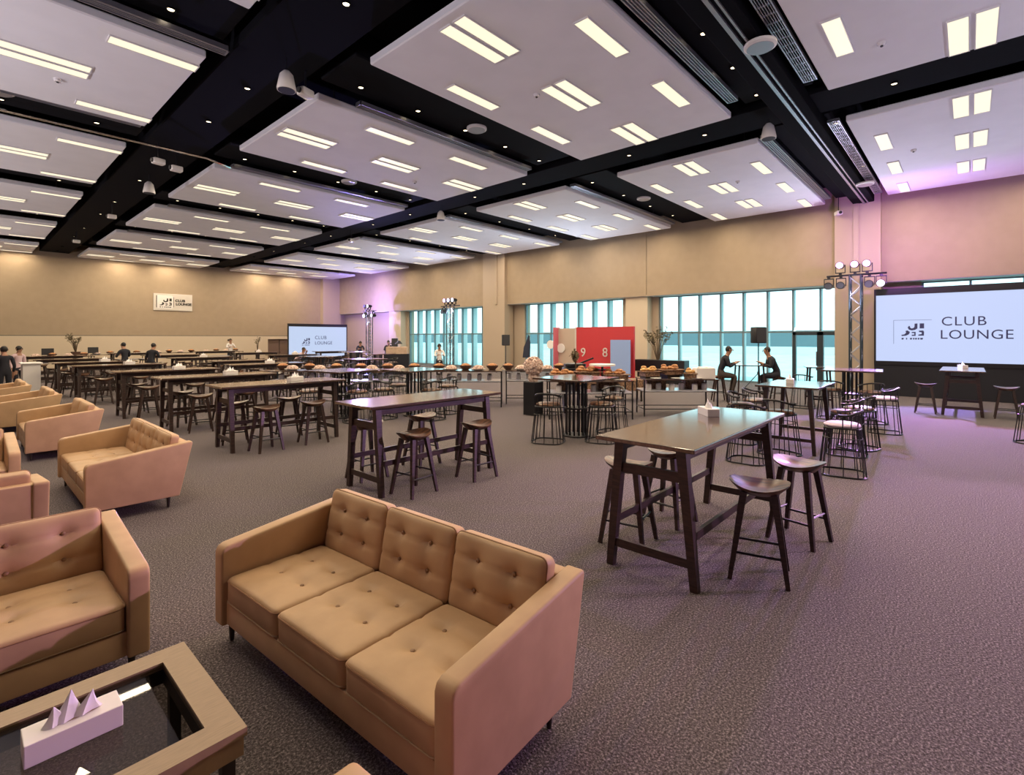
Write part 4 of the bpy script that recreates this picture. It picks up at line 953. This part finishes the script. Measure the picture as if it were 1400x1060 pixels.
# ------------------------------------------------------------------ people
def person(label, loc, rz, pose='stand', top='clothdark', legs='clothdark', lean=0., arms='rest', hair='hair', seat=.70, hgt=1.):
    """one skinned body; faces -y; pose 'stand' or 'sit' (on a stool of height seat)"""
    r = thing('person', label, 'person', loc, rz)
    V, E, R, T = [], [], [], []
    def j(p, rad, t, par=None):
        V.append(Vector(p)); R.append(rad); T.append(t)
        if par is not None: E.append((par, len(V) - 1))
        return len(V) - 1
    ph = (seat + .11) if pose == 'sit' else .93
    sl = math.sin(lean); cl = math.cos(lean)
    def tor(h, f=0.): return (0, -h * sl - f * cl, ph + h * cl - f * sl)
    pel = j((0, 0, ph), .135, 't'); wai = j(tor(.16), .125, 't', pel); che = j(tor(.34), .145, 't', wai); upc = j(tor(.46, -.01), .11, 't', che)
    nl = lean * 1.15
    nb = Vector(tor(.50)); nk = j(nb + Vector((0, -.02, .04)), .052, 's', upc)
    hd = Vector((0, -.04 - .1 * math.sin(nl), .15)); hb = j(nb + Vector((0, -.05, .12)), .075, 's', nk); hm_ = j(nb + Vector((0, -.065 - .03 * sl, .2)), .092, 's', hb); ht = j(nb + Vector((0, -.055 - .05 * sl, .265)), .07, 's', hm_)
    headc = V[hm_]
    for s in (-1, 1):
        sh = j(Vector(tor(.455)) + Vector((s * .17, 0, 0)), .068, 't', upc)
        if arms == 'rest': el = Vector(tor(.22)) + Vector((s * .25, -.1, 0)); wr = Vector((s * .12, el.y - .22, max(ph + .26, 1.085)))
        elif arms == 'table': el = Vector(tor(.2)) + Vector((s * .24, -.16, 0)); wr = Vector((s * .09, el.y - .2, 1.10 if pose == 'sit' else el.z + .02))
        else: el = V[sh] + Vector((s * .06, .03, -.28)); wr = el + Vector((s * -.01, -.09, -.24))
        e = j(el, .048, 't', sh); m_ = j((el + wr) / 2, .043, 't', e); w_ = j(wr, .03, 's', m_)
        d = (wr - el).normalized(); side = d.cross(Vector((0, 0, 1))).normalized() * 1.
        pm = j(wr + d * .07, .034, 's', w_)
        for q, (off, ln) in enumerate([(-.03, .062), (-.01, .075), (.01, .07), (.03, .055)]):
            a = j(wr + d * .10 + side * off, .010, 's', pm); b_ = j(V[a] + d * ln * .55 + Vector((0, 0, -.008)), .009, 's', a); j(V[b_] + d * ln * .45 + Vector((0, 0, -.022)), .008, 's', b_)
        tb_ = j(wr + d * .05 + side * .04 * -s, .011, 's', pm); j(V[tb_] + d * .035 + side * .018 * -s, .009, 's', tb_)
        hip = j((s * .09, -.01, ph - .05), .105, 'l', pel)
        if pose == 'sit': kn = j((s * .14, -.42, ph - .08), .07, 'l', hip); an = j((s * .13, -.34, max(.3, ph - .5)), .045, 'l', kn)
        else: kn = j((s * .10, -.03, .5), .068, 'l', hip); an = j((s * .11, .02, .10), .045, 'l', kn)
        ca = None
        fz = V[an].z
        hl_ = j((V[an].x, V[an].y + .03, fz - .045), .045, 'f', an); j((V[an].x + s * .02, V[an].y - .17, fz - .06), .038, 'f', hl_)
    me = bpy.data.meshes.new('body'); me.from_pydata([v_ * hgt for v_ in V], E, []); o = bpy.data.objects.new('body', me); C.objects.link(o)
    md_ = o.modifiers.new('s', 'SKIN'); md_.use_smooth_shade = True
    for i, d_ in enumerate(me.skin_vertices[0].data): d_.radius = (R[i] * hgt, R[i] * hgt * (.8 if T[i] == 't' and i < 4 else 1)); d_.use_root = (i == 0)
    o.modifiers.new('u', 'SUBSURF').levels = 1
    bpy.context.view_layer.update()
    nm = bpy.data.meshes.new_from_object(o.evaluated_get(bpy.context.evaluated_depsgraph_get()))
    o.modifiers.clear(); o.data = nm; bpy.data.meshes.remove(me); nm.name = 'body'
    nm.materials.clear()
    for m_ in (top, legs, 'skin', 'legdark'): nm.materials.append(M[m_])
    idx = {'t': 0, 'l': 1, 's': 2, 'f': 3}
    segs_ = [(V[a] * hgt, V[b_] * hgt, T[a], T[b_]) for a, b_ in E]
    for p in nm.polygons:
        c = p.center; best = (9, 't')
        for a, b_, ta, tb2 in segs_:
            ab = b_ - a; f = max(0, min(1, (c - a).dot(ab) / ab.length_squared)); dd = (c - a - ab * f).length
            t_ = ta if f < .5 else tb2
            if dd < best[0]: best = (dd, t_)
        p.material_index = idx[best[1]]; p.use_smooth = True
    o.parent = r
    hc = headc * hgt
    b = MB(); b.lathe([(.0, .1)] + [(.083 * math.sin(a), .1 * math.cos(a)) for a in [.4, .8, 1.2, 1.57, 1.95, 2.3]] + [(.04, -.07), (0, -.06)], 16, sy=1.1)
    b.xf(Matrix.Translation(hc + Vector((0, .024, .012))) @ Matrix.Rotation(-.5 + lean * .3, 4, 'X')); b.build('hair', hair, r, smooth=True)
    for s in (-1, 1):
        MB().ball(hc + Vector((s * .036, -.083, .012)), .013, (1, .7, .8), 8, 5).build('eye', 'inkblack', r)
        MB().ball(hc + Vector((s * .092, .005, -.005)), .028, (.35, .7, 1), 8, 5).build('ear', 'skin', r)
    MB().lathe([(0, .03), (.012, 0), (.017, -.02), (0, -.028)], 8).xf(Matrix.Translation(hc + Vector((0, -.093, -.01)))).build('nose', 'skin', r, smooth=True)
    MB().ball(hc + Vector((0, -.082, -.052)), .022, (1, .4, .28), 8, 5).build('mouth', 'piping', r)
    return r
# two silhouetted people at a small bar table by the right windows
dr_ = math.atan2(-1.05, .6)
place(tt, (15.1, 4.62, 0), dr_, 'small tall table between the two people seated by the right windows', 'tall tables').scale = (.6, .8, 1)
st(14.66, 5.3, dr_ + PI / 2 + PI, 'bar stool under the left person at the right windows', stool_far)
st(15.5, 3.96, dr_ + PI / 2, 'bar stool under the right person at the right windows', stool_far)
person('person in dark clothes hunched at the left of the small table by the windows', (14.66, 5.3, 0), dr_ + PI / 2, 'sit', 'clothdark', 'clothgrey', .42, 'table')
person('person in dark clothes leaning on the right side of the small table by the windows', (15.5, 3.96, 0), dr_ - PI / 2, 'sit', 'clothdark', 'clothdark', .5, 'table')
place(tt, (15.3, 2.95, 0), .3, 'small dark tall table behind the pink-lit pedestal table, before the window door', 'tall tables').scale = (.55, .7, 1)
wch(14.75, 3.2, PI / 2, 'wire chair beside the small dark table before the window door', wcf)
# seen from the back among the bar tables on the left
person('person in a black jacket seated with back turned, before the cream far wall', (4.62, 25.5, 0), PI + .4, 'sit', 'clothdark', 'clothgrey', .1, 'rest')
st(4.62, 25.5, 0, 'bar stool under the seated person in the black jacket', stool_far)
person('person in black leaning forward on a stool, right of the one in the jacket', (5.15, 24.0, 0), PI * .75, 'sit', 'clothdark', 'clothdark', .3, 'rest')
st(5.15, 24.0, 0, 'bar stool under the person in black who leans forward', stool_far)
# left edge
person('person in a black suit standing with back turned at the left edge', (.93, 20.5, 0), PI + .2, 'stand', 'clothdark', 'clothdark', .05, 'down', hgt=.9)
person('person in a pale pink shirt and dark trousers standing at the left edge', (1.38, 23.4, 0), .5, 'stand', 'clothpink', 'clothdark', .0, 'down', hgt=.88)
# staff around the buffets
person('person in a white top before the cream far wall, behind the buffet', (11.9, 35.4, 0), 0, 'stand', 'clothwhite', 'clothdark', .0, 'rest')
person('person in a pale top seated before the left edge of the smaller far screen', (10.85, 23.75, 0), .5, 'sit', 'clothpink', 'clothgrey', .85, 'table', seat=.6)
st(10.85, 23.75, 0, 'bar stool under the person in a pale top before the far screen', stool_far)
person('person in a dark jacket by the loudspeaker left of the left window', (16.6, 24.6, 0), -.6, 'stand', 'clothdark', 'clothwhite', .15, 'rest', hgt=.95)
person('person in dark blue crouched beside the blue-lit truss tower', (17.0, 28.3, 0), -.4, 'stand', 'clothnavy', 'clothdark', .35, 'rest', hgt=.92)
person('person in white behind the row of bowls, before the left window', (14.3, 17.3, 0), -.5, 'stand', 'clothwhite', 'clothdark', .0, 'rest', hgt=.88)

# ------------------------------------------------------------------ light
def area(name, loc, size, col, power, rot=(0, 0, 0)):
    l = bpy.data.lights.new(name, 'AREA'); l.shape = 'RECTANGLE'; l.size, l.size_y = size; l.color = col; l.energy = power
    o = bpy.data.objects.new(name, l); C.objects.link(o); o.location = loc; o.rotation_euler = rot; return o
for x, y, tw in AREA:
    area('ceiling_lamp', (x, y, ZC - .035), (1.16, .54 if tw else .22), (1., .80, .54), 33 if tw else 16.5)
def spot(name, loc, target, col, power, ang, blend=.4, r=.06):
    l = bpy.data.lights.new(name, 'SPOT'); l.color = col; l.energy = power; l.spot_size = math.radians(ang); l.spot_blend = blend; l.shadow_soft_size = r
    o = bpy.data.objects.new(name, l); C.objects.link(o); o.location = loc
    o.rotation_euler = (Vector(target) - Vector(loc)).to_track_quat('-Z', 'Y').to_euler(); return o
spot('pink_beam', (18.95, 2.38, 4.14), (6.0, -2.0, 0), (1., .3, .85), 1300, 60)
spot('violet_beam', (18.95, 2.02, 3.5), (11.5, -1.6, 0), (.42, .33, 1.), 2500, 75)
spot('pink_wash', (17.6, 1.9, 4.2), (20.6, .9, 5.4), (.62, .18, 1.), 210, 150, 1.)
spot('side_beam', (14., -7.5, 4.2), (1.5, 2.0, .3), (.92, .52, 1.), 2700, 42, .3)  # added violet beam from out of view, lights the sofa sides
spot('blue_beam', (18.3, 30.55, 3.3), (4, 6, .8), (.35, .3, 1.), 2600, 40)
spot('blue_wash', (18.0, 31.0, 3.7), (20.6, 32.3, 3.9), (.38, .27, 1.), 900, 160, 1.)
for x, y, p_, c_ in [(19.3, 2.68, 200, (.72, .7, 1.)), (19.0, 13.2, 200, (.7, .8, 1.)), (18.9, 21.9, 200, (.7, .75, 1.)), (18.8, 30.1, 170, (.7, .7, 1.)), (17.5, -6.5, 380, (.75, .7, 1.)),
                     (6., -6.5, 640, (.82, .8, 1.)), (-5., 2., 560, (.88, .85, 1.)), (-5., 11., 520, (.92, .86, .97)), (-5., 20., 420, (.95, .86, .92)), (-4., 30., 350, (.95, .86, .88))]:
    spot('added_uplight', (x - .45, y, 2.5), (x - .4 + (2.5 if x < 10 else -2.), y + .01, 7.4), c_, p_ * 1.45, 158, 1., .15)  # added unseen lamps that brighten the undersides of the ceiling panels
sn = bpy.data.lights.new('sun', 'SUN'); sn.energy = 2.0; sn.angle = .01; sn.color = (1., .97, .92)
so = bpy.data.objects.new('sun', sn); C.objects.link(so); so.rotation_euler = Vector((.5, .25, -1)).to_track_quat('-Z', 'Y').to_euler()
w = bpy.data.worlds.new('sky'); SC.world = w; w.use_nodes = True
bg = w.node_tree.nodes['Background']; bg.inputs['Color'].default_value = (.76, .95, 1., 1); bg.inputs['Strength'].default_value = 1.4

# ------------------------------------------------------------------ camera
cam = bpy.data.cameras.new('camera'); co = bpy.data.objects.new('camera', cam); C.objects.link(co); SC.camera = co
cam.sensor_width = 36.; cam.lens = 689. / 1400 * 36; cam.shift_y = -(530 - 461) / 1400.; cam.clip_end = 300; cam.clip_start = .05
yaw = math.atan2(625, 689)
co.location = (0, 0, 1.83); co.rotation_euler = (PI / 2, 0, yaw - PI / 2)
SC.view_settings.view_transform = 'Standard'; SC.view_settings.look = 'None'; SC.view_settings.gamma = 1; SC.view_settings.exposure = .95
SC.view_settings.use_curve_mapping = False
SC.cycles.use_denoising = True
SC.cycles.max_bounces = 6; SC.cycles.transparent_max_bounces = 8; SC.cycles.sample_clamp_indirect = 4.
for p_ in (stool_far, bt, bt2):
    pass
